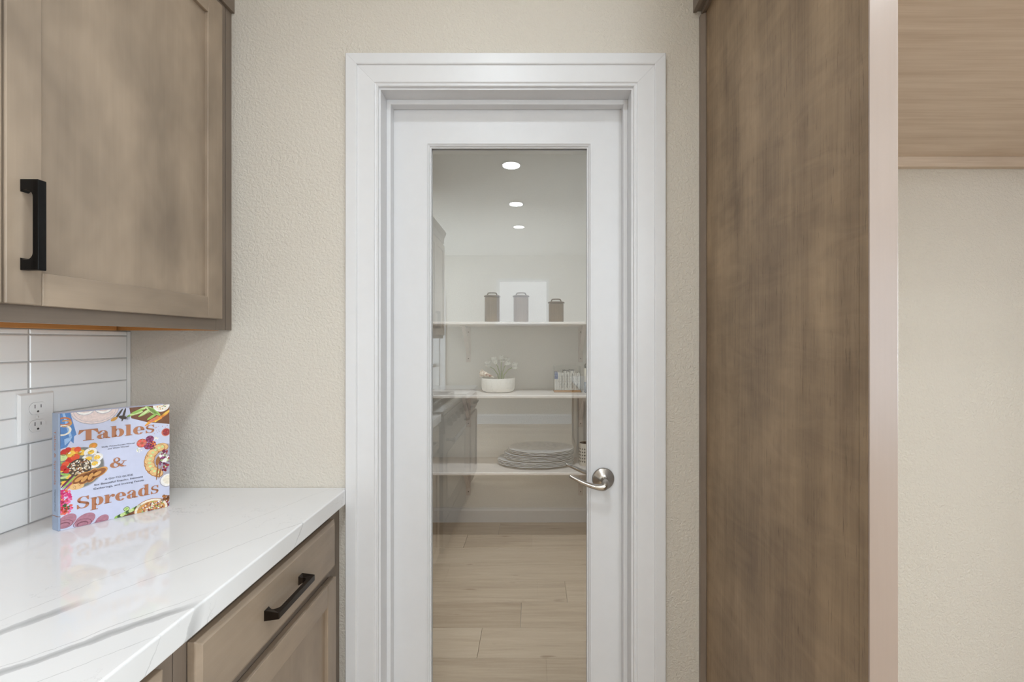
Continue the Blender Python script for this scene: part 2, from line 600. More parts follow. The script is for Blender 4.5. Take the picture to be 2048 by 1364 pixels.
# window and patio door behind the camera
w1 = thing('window_1', (-0.165, FAR_Y, 1.62), 'white framed window above the far baseboard', kind='structure')
for nm, a in (('window_frame', (-0.59, -0.55, 1.62, 2.36)), ('window_frame', (0.22, 0.26, 1.62, 2.36)), ('window_frame', (-0.55, 0.22, 1.62, 1.66)), ('window_frame', (-0.55, 0.22, 2.32, 2.36))):
    box(nm, M['trim'], w1, a[0], a[1], FAR_Y - 0.06, FAR_Y - 0.0, a[2], a[3])
box('sill', M['trim'], w1, -0.62, 0.29, FAR_Y - 0.0, FAR_Y + 0.03, 1.595, 1.62, 0.002)
w2 = thing('window_2', (3.3, FAR_Y, 0.0), 'wide white framed patio door behind the camera', kind='structure')
for a in ((1.30, 1.36, 0, 2.50), (5.84, 5.90, 0, 2.50), (3.57, 3.63, 0.05, 2.44), (1.36, 5.84, 2.44, 2.50), (1.36, 5.84, 0.0, 0.05)):
    box('window_frame', M['trim'], w2, a[0], a[1], FAR_Y - 0.05, FAR_Y, a[2], a[3])

# ------------------------------------------------------------------ pantry door, jamb and casing
CI_L, CI_R, CI_H = JL - 0.005, JR + 0.005, JH + 0.006
prof = [(0, 0), (0, 0.007), (0.002, 0.0088), (0.0045, 0.0088), (0.0055, 0.0072), (0.008, 0.0082), (0.0105, 0.0115),
        (0.0570, 0.0130), (0.0578, 0.0168), (0.0600, 0.0185), (0.0872, 0.0185), (0.0890, 0.0168), (0.0890, 0)]
casing = thing('trim_1', (0, WALL_Y, 0), 'white profiled casing around the pantry door', kind='structure')


def casing_piece(fa, fb):
    n = len(prof)
    m = MB()
    v = [fa(w, t) for w, t in prof] + [fb(w, t) for w, t in prof]
    m.add(v, [list(range(n)), list(range(n, 2 * n))] + [(i, (i + 1) % n, n + (i + 1) % n, n + i) for i in range(n)])
    return m.build('casing_board', M['trim'], casing)


casing_piece(lambda w, t: (CI_L - w, WALL_Y - t, 0), lambda w, t: (CI_L - w, WALL_Y - t, CI_H + w))
casing_piece(lambda w, t: (CI_R + w, WALL_Y - t, 0), lambda w, t: (CI_R + w, WALL_Y - t, CI_H + w))
g = 0.0002
casing_piece(lambda w, t: (CI_L - w + g, WALL_Y - t, CI_H + w + g), lambda w, t: (CI_R + w - g, WALL_Y - t, CI_H + w + g))

jamb = thing('trim_2', (0, WALL_Y, 0), 'white door jamb with stop in the pantry opening', kind='structure')
YJ0, YJ1 = WALL_Y, WALL_Y + WALL_T
box('jamb_board', M['trim'], jamb, JL - 0.0195, JL, YJ0, YJ1, 0, JH)
box('jamb_board', M['trim'], jamb, JR, JR + 0.0195, YJ0, YJ1, 0, JH)
box('jamb_board', M['trim'], jamb, JL - 0.0195, JR + 0.0195, YJ0, YJ1, JH, JH + 0.0195)
YS0, YS1 = WALL_Y + 0.051, WALL_Y + 0.0825
box('stop', M['trim'], jamb, JL, JL + 0.0125, YS0, YS1, 0, JH - 0.0125, 0.0015)
box('stop', M['trim'], jamb, JR - 0.0125, JR, YS0, YS1, 0, JH - 0.0125, 0.0015)
box('stop', M['trim'], jamb, JL, JR, YS0, YS1, JH - 0.0145, JH, 0.0015)

DY0, DY1 = WALL_Y + 0.0835, WALL_Y + 0.118
DL, DR, DB, DT = JL + 0.003, JR - 0.003, 0.012, JH - 0.008
GL, GR, GB, GT = -0.3237, 0.1780, 0.26, 1.935      # outer edge of the glazing bead
door = thing('door_1', (JL, DY0, 0), 'white pantry door with one tall clear glass pane', kind='structure')
box('stile', M['door'], door, DL, GL, DY0, DY1, DB, DT)
box('stile', M['door'], door, GR, DR, DY0, DY1, DB, DT)
box('rail', M['door'], door, GL, GR, DY0, DY1, GT, DT)
box('rail', M['door'], door, GL, GR, DY0, DY1, DB, GB)
bead = [(0, 0.0), (0, -0.0022), (0.003, -0.0022), (0.0045, 0.000), (0.0085, 0.003), (0.0105, 0.007), (0.0130, 0.008), (0.0130, 0.0125), (0.0, 0.0125)]


def bead_piece(c0, c1, d0, d1, yb, sgn):
    n = len(bead)
    m = MB()
    v = [(c0[0] + d0[0] * w, yb + sgn * t, c0[1] + d0[1] * w) for w, t in bead] + [(c1[0] + d1[0] * w, yb + sgn * t, c1[1] + d1[1] * w) for w, t in bead]
    m.add(v, [list(range(n)), list(range(n, 2 * n))] + [(i, (i + 1) % n, n + (i + 1) % n, n + i) for i in range(n)])
    m.build('glazing_bead', M['door'], door)


for yb, sg in ((DY0, 1), (DY1, -1)):
    bead_piece((GL, GB), (GL, GT), (1, 1), (1, -1), yb, sg)
    bead_piece((GR, GB), (GR, GT), (-1, 1), (-1, -1), yb, sg)
    bead_piece((GL, GT), (GR, GT), (1, -1), (-1, -1), yb, sg)
    bead_piece((GL, GB), (GR, GB), (1, 1), (-1, 1), yb, sg)
GY = DY0 + 0.0150
box('glass_pane', M['glass'], door, GL + 0.006, GR - 0.006, GY, GY + 0.004, GB + 0.006, GT - 0.006)


def lever(sgn, y0):
    hx, hz = 0.2130, 0.915
    m = MB()
    m.lathe([(0.0, 0.0005), (0.0332, 0.0005), (0.0338, 0.003), (0.0330, 0.0055), (0.030, 0.0075), (0.027, 0.0085), (0.022, 0.0125), (0.015, 0.0155), (0.012, 0.017), (0, 0.017)],
            (hx, y0, hz), 48, 'y') if sgn > 0 else None
    v = MB()
    pr = [(0.0, 0.0005), (0.0332, 0.0005), (0.0338, 0.003), (0.0330, 0.0055), (0.030, 0.0075), (0.027, 0.0085), (0.022, 0.0125), (0.015, 0.0155), (0.012, 0.017), (0.0, 0.017)]
    v.lathe([(r, -sgn * h) for r, h in pr], (hx, y0, hz), 48, 'y')
    ro = v.build('handle_rose', M['nickel'], door)
    P = [(0.213, 0.010, 0.915), (0.2135, 0.026, 0.9155), (0.214, 0.038, 0.914), (0.2125, 0.047, 0.910), (0.207, 0.0515, 0.9055), (0.197, 0.052, 0.9045),
         (0.182, 0.052, 0.9065), (0.165, 0.052, 0.9115), (0.147, 0.052, 0.9185), (0.130, 0.051, 0.9265), (0.118, 0.049, 0.932), (0.110, 0.047, 0.935), (0.106, 0.046, 0.936)]
    R = [0.0095, 0.0100, 0.0112, 0.0118, 0.0112, 0.0098, 0.0082, 0.0072, 0.0066, 0.0062, 0.0056, 0.0045, 0.0022]
    q = MB()
    # smooth the path
    pts, rad = [], []
    for i in range(len(P) - 1):
        for s in range(4):
            u = s / 4
            p0, p1, p2, p3 = P[max(i - 1, 0)], P[i], P[i + 1], P[min(i + 2, len(P) - 1)]
            pt = [0.5 * ((2 * b) + (-a + c) * u + (2 * a - 5 * b + 4 * c - d) * u * u + (-a + 3 * b - 3 * c + d) * u ** 3) for a, b, c, d in zip(p0, p1, p2, p3)]
            pts.append((pt[0], y0 - sgn * pt[1], pt[2]))
            rad.append(R[i] * (1 - u) + R[i + 1] * u)
    pts.append((P[-1][0], y0 - sgn * P[-1][1], P[-1][2])); rad.append(R[-1])
    q.tube(pts, rad, 16)
    lv = q.build('lever', M['nickel'], None)
    attach(lv, ro)
    return ro


lever(1, DY0)
lever(-1, DY1)
box('latch_plate', M['nickel'], door, DR - 0.0005, DR + 0.0015, DY0 + 0.005, DY1 - 0.005, 0.886, 0.944)

# ------------------------------------------------------------------ cabinet makers
def pull_mesh(L=0.149, S=0.030, Wd=0.0130, flare=0.0):
    """bow pull with square legs and curved inner corners; length on z, stands off +x."""
    h = L / 2
    leg = 0.0175 if not flare else 0.0145
    bar = 0.0095
    pts = [(-h, 0), (-h, S - 0.001), (-h + 0.001, S), (h - 0.001, S), (h, S - 0.001), (h, 0), (h - leg - 0.003, 0)]
    r = 0.0125
    cx, cz = S - bar - r, h - leg - r + 0.001
    pts.append((h - leg, 0.004))
    for i in range(7):
        a = PI / 2 * i / 6
        pts.append((cz + r * math.cos(a), cx + r * math.sin(a)))
    for i in range(7):
        a = PI / 2 * i / 6
        pts.append((-cz - r * math.sin(a), cx + r * math.cos(a)))
    pts += [(-h + leg, 0.004), (-h + leg + 0.003, 0)]
    m = MB()
    n = len(pts)
    v = []
    for y in (-Wd / 2, Wd / 2):
        for z, x in pts:
            fl_ = 1.0 + flare * max(0.0, (0.010 - x) / 0.010) ** 1.5
            v.append((x, y * fl_, z))
    f = [list(range(n)), list(range(n, 2 * n))] + [(i, (i + 1) % n, n + (i + 1) % n, n + i) for i in range(n)]
    m.add(v, f)
    return m


def put_pull(parent, x, y, z, mat, horizontal=False, flip=False):
    o = pull_mesh(flare=0.6 if horizontal else 0.0).build('handle', mat, None, 0.0009)
    o.location = (x, y, z)
    if horizontal:
        o.rotation_euler = (PI / 2, 0, 0)
    if flip:
        o.rotation_euler = (0, 0, PI)
    attach(o, parent)
    return o


def shaker_door(parent, xb, xf, y0, y1, z0, z1, st=0.055, rl=0.056, name='door', recess=0.009):
    """door lying in the y-z plane, xb back, xf front (room side)."""
    s = 1 if xf > xb else -1
    d = box(name, M['cab_v'], parent, xb, xf - s * recess, y0 + 0.02, y1 - 0.02, z0 + 0.02, z1 - 0.02)
    for a, b in ((y0, y0 + st), (y1 - st, y1)):
        box('stile', M['cab_v'], d, xb, xf, a, b, z0, z1, 0.0022)
    for a, b in ((z0, z0 + rl), (z1 - rl, z1)):
        box('rail', M['cab_h'], d, xb, xf, y0 + st + 0.0002, y1 - st - 0.0002, a, b, 0.0012)
    return d


def slab_drawer(parent, xb, xf, y0, y1, z0, z1):
    b = 0.010
    m = MB()
    v = [(xb, y0, z0), (xb, y1, z0), (xb, y1, z1), (xb, y0, z1), (xf - 0.006, y0, z0), (xf - 0.006, y1, z0), (xf - 0.006, y1, z1), (xf - 0.006, y0, z1),
         (xf, y0 + b, z0 + b), (xf, y1 - b, z0 + b), (xf, y1 - b, z1 - b), (xf, y0 + b, z1 - b)]
    f = [(0, 1, 2, 3), (8, 9, 10, 11)] + [(i, (i + 1) % 4, 4 + (i + 1) % 4, 4 + i) for i in range(4)] + [(4 + i, 4 + (i + 1) % 4, 8 + (i + 1) % 4, 8 + i) for i in range(4)]
    m.add(v, f)
    return m.build('drawer', M['cab_h'], parent, 0.0015)


# ---- upper cabinet beside the pantry door
XF = -0.860          # face of the frame
XD = -0.840          # face of the doors
UB, UT = 1.363, 2.34
uc = thing('upper_cabinet', (-1.0, 0.75, UB), 'greige stained upper cabinet over the white counter at left', 'cabinet')


def upper_body(c, ya, yb, filler_to=None):
    box('bottom_panel', M['maple_y'], c, XL + 0.003, XF - 0.019, ya + 0.013, yb - 0.013, UB + 0.022, UB + 0.034)
    box('side_panel', M['maple_y'], c, XL + 0.003, XF - 0.019, ya, ya + 0.0125, UB + 0.002, UT)
    box('side_panel', M['maple_y'], c, XL + 0.003, XF - 0.019, yb - 0.0125, yb, UB - 0.001, UT)
    box('back_panel', M['maple_y'], c, XL + 0.001, XL + 0.003, ya, yb, UB + 0.034, UT)
    box('top_panel', M['maple_y'], c, XL + 0.003, XF - 0.019, ya + 0.013, yb - 0.013, UT - 0.013, UT)
    box('hanging_rail', M['maple_y'], c, XL + 0.003, XL + 0.018, ya + 0.013, yb - 0.0255, UB - 0.002, UB + 0.0215, 0.002)
    xa, xb = XF - 0.019, XF
    box('frame_stile', M['cab_frame_v'], c, xa, xb, ya, ya + 0.038, UB, UT, 0.0008)
    box('frame_stile', M['cab_frame_v'], c, xa, xb, yb - 0.038, yb, UB, UT, 0.0008)
    box('frame_rail', M['cab_frame'], c, xa, xb, ya + 0.038, yb - 0.038, UB, UB + 0.040, 0.0008)
    box('frame_rail', M['cab_frame'], c, xa, xb, ya + 0.038, yb - 0.038, 2.215, UT, 0.0008)


upper_body(uc, 0.165, 1.272)
box('filler_strip', M['cab_frame_v'], uc, XF - 0.019, XF - 0.0005, 1.2755, 1.2995, UB, UT, 0.001)
dr = shaker_door(uc, XF + 0.001, XD, 0.7245, 1.232, 1.392, 2.240)
put_pull(dr, XD, 0.7515, 1.5225, M['black'])
dl = shaker_door(uc, XF + 0.001, XD, 0.205, 0.7205, 1.392, 2.240)
put_pull(dl, XD, 0.232, 1.5225, M['black'])
cm = MB()
cm.prism([(XF - 0.02, 2.267), (XF + 0.0085, 2.267), (XF + 0.0085, 2.32), (XF + 0.030, 2.36), (XF + 0.030, 2.375), (XF - 0.02, 2.375)], 'xz', 0.165, 1.2995)
cm.build('crown_molding', M['cab_frame'], uc, 0.0008)

# ---- base cabinets, drawers, counter
XBF, XBD = -0.552, -0.532
CT, CTH = 0.915, 0.043


def base_body(c, ya, yb, xf=XBF, z1=CT - CTH - 0.001):
    m = MB()
    m.box(XL + 0.003, xf - 0.02, ya, ya + 0.016, 0.10, z1)
    m.box(XL + 0.003, xf - 0.02, yb - 0.016, yb, 0.10, z1)
    m.box(XL + 0.003, xf - 0.02, ya + 0.016, yb - 0.016, 0.10, 0.116)
    m.build('carcass', M['cab_frame_v'], c)
    box('frame_stile', M['cab_frame_v'], c, xf - 0.019, xf, ya, ya + 0.038, 0.10, z1, 0.0008)
    box('frame_stile', M['cab_frame_v'], c, xf - 0.019, xf, yb - 0.038, yb, 0.10, z1, 0.0008)
    for za_, zb_ in ((z1 - 0.04, z1), (0.69, 0.73), (0.10, 0.14)):
        box('frame_rail', M['cab_frame'], c, xf - 0.019, xf, ya + 0.038, yb - 0.038, za_, zb_, 0.0008)
    box('toe_kick', M['cab_frame'], c, xf - 0.09, xf - 0.075, ya, yb, 0.0, 0.10)


bc = thing('base_cabinet', (-0.85, 1.0, 0), 'greige base cabinet with drawer and door beside the pantry door', 'cabinet', 'base cabinets under the counter')
base_body(bc, 0.6985, 1.2745)
box('filler_strip', M['cab_frame_v'], bc, XBF - 0.019, XBF - 0.0005, 1.275, 1.2985, 0.10, 0.870, 0.0008)
d1 = slab_drawer(bc, XBF + 0.001, XBD, 0.724, 1.231, 0.722, 0.852)
put_pull(d1, XBD, 0.974, 0.788, M['bronze'], True)
bd = shaker_door(bc, XBF + 0.001, XBD, 0.724, 1.231, 0.125, 0.697, st=0.05)
bc2 = thing('base_cabinet', (-0.85, 0.44, 0), 'greige base cabinet mostly cropped at the bottom edge, nearest under the counter', 'cabinet', 'base cabinets under the counter')
base_body(bc2, 0.185, 0.6965)
d2 = slab_drawer(bc2, XBF + 0.001, XBD, 0.215, 0.662, 0.722, 0.855)
put_pull(d2, XBD, 0.44, 0.788, M['bronze'], True)
shaker_door(bc2, XBF + 0.001, XBD, 0.215, 0.662, 0.125, 0.697, st=0.05)

ct = box('countertop', M['quartz'], None, XL + 0.001, -0.528, 0.180, 1.2785, CT - CTH, CT, 0.0025)
m = MB()
m.prism([(XL + 0.001, 0.180), (-0.528, 0.180), (-0.528, 1.2785), (-0.5335, 1.2985), (XL + 0.001, 1.2985)], 'xy', CT - CTH, CT)
bpy.data.objects.remove(ct)
ct = m.build('countertop', M['quartz'], None, 0.0034, seg=3)
tag(ct, 'glossy white quartz countertop with grey veins on greige base cabinets', 'countertop')

# ---- tile backsplash
bs = thing('tile_backsplash', (XL, 0.7, CT), 'white stacked tile backsplash with grey grout between counter and upper cabinet', 'tile')
TX = -1.148
box('grout_bed', M['grout'], bs, XL + 0.0002, TX - 0.0016, 0.19, 1.2925, CT + 0.0005, UB - 0.003)
box('edge_strip', M['tile'], bs, XL + 0.0002, TX - 0.0004, 1.2885, 1.2985, CT + 0.001, UB - 0.004)
tile_meshes = {}


def tile(y0, y1, z0, z1):
    key = (round(y1 - y0, 4), round(z1 - z0, 4))
    if key not in tile_meshes:
        hy, hz = key[0] / 2, key[1] / 2
        b = 0.002
        mm = MB()
        x0, x1 = -0.0068, 0.0
        v = [(x0, -hy, -hz), (x0, hy, -hz), (x0, hy, hz), (x0, -hy, hz), (x1 - b * 0.6, -hy, -hz), (x1 - b * 0.6, hy, -hz), (x1 - b * 0.6, hy, hz), (x1 - b * 0.6, -hy, hz),
             (x1, -hy + b, -hz + b), (x1, hy - b, -hz + b), (x1, hy - b, hz - b), (x1, -hy + b, hz - b)]
        f = [(0, 1, 2, 3), (8, 9, 10, 11)] + [(i, (i + 1) % 4, 4 + (i + 1) % 4, 4 + i) for i in range(4)] + [(4 + i, 4 + (i + 1) % 4, 8 + (i + 1) % 4, 8 + i) for i in range(4)]
        mm.add(v, f)
        tile_meshes[key] = mm.build('tile', M['tile'], mesh_only=True)
    o = bpy.data.objects.new('tile', tile_meshes[key])
    COL.objects.link(o)
    o.location = (TX + random.uniform(-0.0003, 0.0002), (y0 + y1) / 2, (z0 + z1) / 2)
    o.rotation_euler = (random.uniform(-0.002, 0.002), random.uniform(-0.006, 0.006), random.uniform(-0.003, 0.003))
    attach(o, bs)


ROW = 0.0622
ycols = [(1.0390, 1.2870), (0.7845, 1.0355), (0.530, 0.781), (0.2755, 0.5265)]
for r in range(8):
    z0 = 1.3490 - ROW * 7 + ROW * r
    z1 = z0 + ROW - 0.0032
    if r == 0: z0 = CT + 0.002
    if r == 7: z1 = UB - 0.004
    for a, b in ycols:
        tile(a, b, z0, z1)

# ---- outlet
ol = thing('wall_outlet', (TX, 1.0485, 1.157), 'white duplex outlet on the tile backsplash behind the cookbook', 'outlet')
m = MB()
x0, xp = TX + 0.0005, TX + 0.0065
ya, yb, za, zb = 1.0105, 1.0865, 1.1005, 1.2135
b = 0.004
m.add([(x0, ya, za), (x0, yb, za), (x0, yb, zb), (x0, ya, zb), (xp - 0.003, ya, za), (xp - 0.003, yb, za), (xp - 0.003, yb, zb), (xp - 0.003, ya, zb),
       (xp, ya + b, za + b), (xp, yb - b, za + b), (xp, yb - b, zb - b), (xp, ya + b, zb - b)],
      [(0, 1, 2, 3), (8, 9, 10, 11)] + [(i, (i + 1) % 4, 4 + (i + 1) % 4, 4 + i) for i in range(4)] + [(4 + i, 4 + (i + 1) % 4, 8 + (i + 1) % 4, 8 + i) for i in range(4)])
m.build('cover_plate', M['plastic'], ol, 0.001)
for zc in (1.1775, 1.1375):
    ring = []
    for i in range(32):
        a = 2 * PI * i / 32
        yy = 0.0175 * math.cos(a)
        zz = max(-0.0135, min(0.0135, 0.0172 * math.sin(a)))
        ring.append((yy, zz))
    mm = MB().prism([(1.0485 + p * 1.022, zc + q * 1.026) for p, q in ring], 'yz', xp - 0.001, xp + 0.0003)
    mm2 = MB().prism([(1.0485 + p, zc + q) for p, q in ring], 'yz', xp - 0.001, xp + 0.0012)
    gap = mm.build('receptacle_gap', M['gap'], ol)
    rc = mm2.build('receptacle', M['plastic'], ol, 0.0004)
    for dy, hh in ((-0.0064, 0.0085), (0.0064, 0.0070)):
        box('slot', M['slot'], rc, xp + 0.0005, xp + 0.0014, 1.0485 + dy - 0.0008, 1.0485 + dy + 0.0008, zc + 0.0035 - hh / 2 + 0.001, zc + 0.0035 + hh / 2 + 0.001)
    mm = MB().lathe([(0, 0.0005), (0.0024, 0.0005), (0.0024, 0.0014), (0, 0.0014)], (xp, 1.0485, zc - 0.0072), 14, 'x')
    mm.build('slot', M['slot'], rc)
MB().lathe([(0, -0.0002), (0.003, -0.0002), (0.0025, 0.001), (0, 0.0012)], (xp, 1.0485, 1.1575), 14, 'x').build('screw', M['plastic'], ol)

# ------------------------------------------------------------------ tall panel, over-fridge cabinet
tp = thing('tall_end_panel', (0.51, 0.98, 0), 'tall brown wood end panel beside the refrigerator alcove', 'panel')
PX0, PX1 = 0.488, 0.529
box('side_panel', M['panel'], tp, PX0, PX1 - 0.004, 0.6815, WALL_Y - 0.001, 0.0, 2.42)
box('stile_return', M['panel'], tp, PX0 - 0.0004, PX1 - 0.002, 0.6625, 0.6808, 0.0, 2.42, 0.0008)
tag(box('front_stile', M['panel_edge'], tp, PX0 - 0.0005, PX1, 0.659, 0.6623, 0.0, 2.42, 0.0008), 'paler satin front stile')
m = MB()
m.prism([(PX0 - 0.0142, WALL_Y - 0.001), (PX0 - 0.0002, WALL_Y - 0.001), (PX0 - 0.0002, WALL_Y - 0.022), (PX0 - 0.0045, WALL_Y - 0.022), (PX0 - 0.0142, WALL_Y - 0.012)], 'xy', 0.0, 2.256)
m.build('scribe_molding', M['cab_frame_v'], tp, 0.0008)
m = MB()
y1 = WALL_Y - 0.001
m.box(PX0 - 0.0315, PX0 - 0.0205, 0.63, y1, 2.270, 2.42)
m.box(PX0 - 0.0205, PX0 - 0.0002, 0.655, y1, 2.274, 2.42)
m.box(PX0 - 0.0090, PX0 - 0.0002, 0.655, y1 - 0.001, 2.260, 2.2738)
m.build('crown_molding', M['cab_frame'], tp, 0.0008)

fc = thing('over_fridge_cabinet', (0.98, 0.98, 1.85), 'cabinet over the refrigerator alcove showing its pale maple underside', 'cabinet')
AX1 = 1.72
box('bottom_panel', M['maple'], fc, PX1, AX1, 0.680, 1.2795, 1.8515, 1.8675)
box('hanging_rail', M['maple'], fc, PX1 + 0.0005, AX1, 1.280, WALL_Y - 0.001, 1.8235, 1.8665, 0.0012)
box('face_frame', M['cab_frame'], fc, PX1 + 0.0005, AX1, 0.660, 0.679, 1.8520, 2.42, 0.001)
box('side_panel', M['panel'], fc, AX1 + 0.0005, AX1 + 0.03, 0.66, WALL_Y - 0.001, 0.0, 2.42, 0.001)
box('top_panel', M['maple'], fc, PX1, AX1, 0.680, WALL_Y - 0.001, 2.40, 2.42)

# ------------------------------------------------------------------ cookbook
def paper(name, col, rough=0.35):
    return plain(name, col, rough, var=0.03, scale=60)


BK = thing('cookbook', (-0.98, 1.07, CT), 'lavender hardback cookbook with bronze title standing on the white counter', 'book')
BW, BH, BT = 0.195, 0.258, 0.0265
ang = math.atan2(0.1516, 0.1229)
BK.location = (-1.0394, 0.9964, CT + 0.0003)
BK.rotation_euler = (0, 0, ang)
# local frame: u along +x, thickness along +y (towards the wall), height +z; cover art faces -y
cover_blue = paper('pale_lavender_cover', srgb(200, 204, 227), 0.28)
spine_blue = paper('grey_blue_spine', srgb(150, 165, 190), 0.3)
pages_mat = paper('book_pages', srgb(228, 226, 222), 0.8)
cov = MB().box(0.003, BW, 0.0, 0.0025, 0, BH).build('cover', cover_blue, BK, 0.0006, local=True)
MB().box(-0.0042, BW - 0.008, BT - 0.0025, BT, 0, BH).build('cover', cover_blue, BK, 0.0006, local=True)
sp = MB().prism([(0.0, 0.0), (0.003, 0.0), (-0.0043, BT), (-0.0072, BT)], 'xy', 0, BH).build('spine', spine_blue, BK, 0.0006, local=True)
MB().prism([(0.0034, 0.0026), (BW - 0.004, 0.0026), (BW - 0.011, BT - 0.0026), (-0.0028, BT - 0.0026)], 'xy', 0.003, BH - 0.003).build('page_block', pages_mat, BK, 0, local=True)

PAL = {}


def pal(name, r, g, b_):
    PAL[name] = plain('print_' + name, srgb(r, g, b_), 0.3, var=0.12, scale=180)
    return name


for nm, c in dict(bronze=(176, 116, 82), ink=(58, 58, 72), halo=(228, 206, 205), napkin=(82, 128, 186), napkin_light=(150, 182, 220), orange=(196, 112, 62), cream=(236, 226, 208),
                  blush=(226, 206, 202), white=(240, 236, 232), fork=(64, 52, 44), gold=(206, 150, 66), green=(150, 190, 90), pale_green=(200, 218, 150), dark_green=(62, 92, 46),
                  carrot=(232, 146, 52), red=(198, 44, 34), tomato=(226, 82, 46), yellow=(238, 192, 74), fig=(150, 44, 50), skin=(206, 120, 100), plum=(112, 34, 74),
                  violet=(150, 70, 120), terracotta=(176, 88, 66), cracker=(226, 184, 126), crust=(176, 112, 58), bread=(206, 150, 84), toast=(140, 84, 44), grey=(122, 122, 118),
                  shade=(168, 166, 180), nut=(206, 178, 138), nutdark=(74, 58, 46), magenta=(214, 48, 118), pink=(232, 110, 160), coral=(226, 92, 82), mauve=(172, 120, 136),
                  mauve_dark=(124, 76, 92), spoon=(150, 96, 46), board=(110, 66, 38)).items():
    pal(nm, *c)
for nm in ('bronze', 'ink'):
    PAL[nm] = plain('print_' + nm, dict(bronze=srgb(176, 116, 82), ink=srgb(58, 58, 72))[nm], 0.3, var=0.02)
names = list(PAL)


class Print:
    """flat printed shapes on the cover: layer l sits l*0.00006 m proud of the cover board."""
    def __init__(self):
        self.m = MB()

    def poly(self, pts, col, l=1):
        pts = [(min(max(u, 0.0032), BW - 0.0004), min(max(v, 0.0005), BH - 0.0005)) for u, v in pts]
        self.m.add([(u, -0.00006 * l - 0.00004, v) for u, v in pts], [list(range(len(pts)))], names.index(col))

    def ell(self, u, v, ru, rv, col, l=1, rot=0.0, n=20, a0=0, a1=360):
        c, s = math.cos(rot), math.sin(rot)
        k = n if a1 - a0 >= 360 else n + 1
        pts = []
        for i in range(k):
            a = math.radians(a0 + (a1 - a0) * i / n)
            x, y = ru * math.cos(a), rv * math.sin(a)
            pts.append((u + c * x - s * y, v + s * x + c * y))
        self.poly(pts, col, l)

    def ring(self, u, v, ru, rv, iu, iv, col, l=1, a0=0, a1=360, du=0.0, dv=0.0, n=28):
        for i in range(n):
            A = math.radians(a0 + (a1 - a0) * i / n)
            B = math.radians(a0 + (a1 - a0) * (i + 1) / n)
            self.poly([(u + ru * math.cos(A), v + rv * math.sin(A)), (u + ru * math.cos(B), v + rv * math.sin(B)),
                       (u + du + iu * math.cos(B), v + dv + iv * math.sin(B)), (u + du + iu * math.cos(A), v + dv + iv * math.sin(A))], col, l)

    def stick(self, u, v, L, w, rot, col, l=1):
        self.ell(u, v, L / 2, w / 2, col, l, rot, 12)

    def bits(self, u, v, ru, rv, cols, n, size, l, rnd):
        for _ in range(n):
            a, r = rnd.uniform(0, 2 * PI), math.sqrt(rnd.random())
            self.ell(u + ru * r * math.cos(a), v + rv * r * math.sin(a), size * rnd.uniform(0.6, 1.2), size * rnd.uniform(0.4, 0.9), rnd.choice(cols), l + rnd.randint(0, 2), rnd.uniform(0, PI), 8)

    def build(self, name, parent):
        return self.m.build(name, [PAL[k] for k in names], parent, local=True)


rp = random.Random(3)
# ---- food pictures
p = Print()
p.poly([(0.0032, 0.2578), (0.0185, 0.2578), (0.0285, 0.2076), (0.0245, 0.2040), (0.0238, 0.1885), (0.019, 0.195), (0.0130, 0.182), (0.0032, 0.1795)], 'napkin', 1)
p.poly([(0.006, 0.2578), (0.010, 0.2578), (0.021, 0.205), (0.017, 0.204)], 'napkin_light', 2)
p.poly([(0.009, 0.200), (0.022, 0.205), (0.019, 0.196), (0.010, 0.186)], 'napkin_light', 2)
p.ring(0.0085, 0.2395, 0.0120, 0.0095, 0.0085, 0.0062, 'orange', 3, -150, 150)
p.ring(0.0105, 0.2345, 0.0110, 0.0080, 0.0075, 0.0052, 'bread', 4, -120, 120)
p.ring(0.0065, 0.2200, 0.0140, 0.0120, 0.0102, 0.0086, 'cream', 4, -110, 140)
p.ell(0.0590, 0.2600, 0.0405, 0.0335, 'shade', 1, 0, 36)
p.ell(0.0590, 0.2605, 0.0395, 0.0325, 'blush', 2, 0, 36)
p.ring(0.0590, 0.2605, 0.0360, 0.0290, 0.0353, 0.0283, 'shade', 3, 180, 360)
for cu in (0.0420, 0.0730):
    p.ell(cu, 0.2610, 0.0150, 0.0120, 'shade', 4, 0, 24)
    p.ell(cu, 0.2614, 0.0142, 0.0112, 'white', 5, 0, 24)
    p.ell(cu, 0.2620, 0.0110, 0.0075, 'blush', 6, 0, 20)
p.stick(0.0990, 0.2440, 0.030, 0.0045, 1.05, 'fork', 3)
p.stick(0.0910, 0.2340, 0.014, 0.0075, 0.6, 'gold', 4)
p.stick(0.1080, 0.2420, 0.032, 0.0045, 1.35, 'fork', 3)
p.stick(0.1060, 0.2360, 0.016, 0.008, -0.4, 'fork', 4)
for i in range(4):
    p.stick(0.1110 + i * 0.0022, 0.2345, 0.012, 0.0010, 1.5, 'fork', 4)
p.poly([(0.1180, 0.2578), (0.1950, 0.2578), (0.1950, 0.2080), (0.1500, 0.2190), (0.1215, 0.2320)], 'board', 1)
for i in range(9):
    p.stick(0.1260 + 0.0045 * i + rp.uniform(-0.002, 0.002), 0.2360 + rp.uniform(-0.005, 0.014), 0.026, 0.0058, rp.uniform(0.2, 0.7), ['green', 'pale_green'][i % 2], 3 + i % 3)
for i in range(4):
    p.stick(0.1560 + 0.004 * i, 0.2480 - 0.002 * i, 0.028, 0.0060, -0.9, ['pale_green', 'green'][i % 2], 6)
for i in range(14):
    p.stick(0.1550 + 0.0030 * i, 0.2160 + 0.0016 * i + rp.uniform(-0.003, 0.004), 0.022, 0.0050, rp.uniform(0.3, 0.8), ['carrot', 'yellow', 'carrot', 'skin', 'orange'][i % 5], 3 + i % 4)
p.ell(0.1785, 0.2575, 0.0165, 0.0165, 'white', 7, 0, 28)
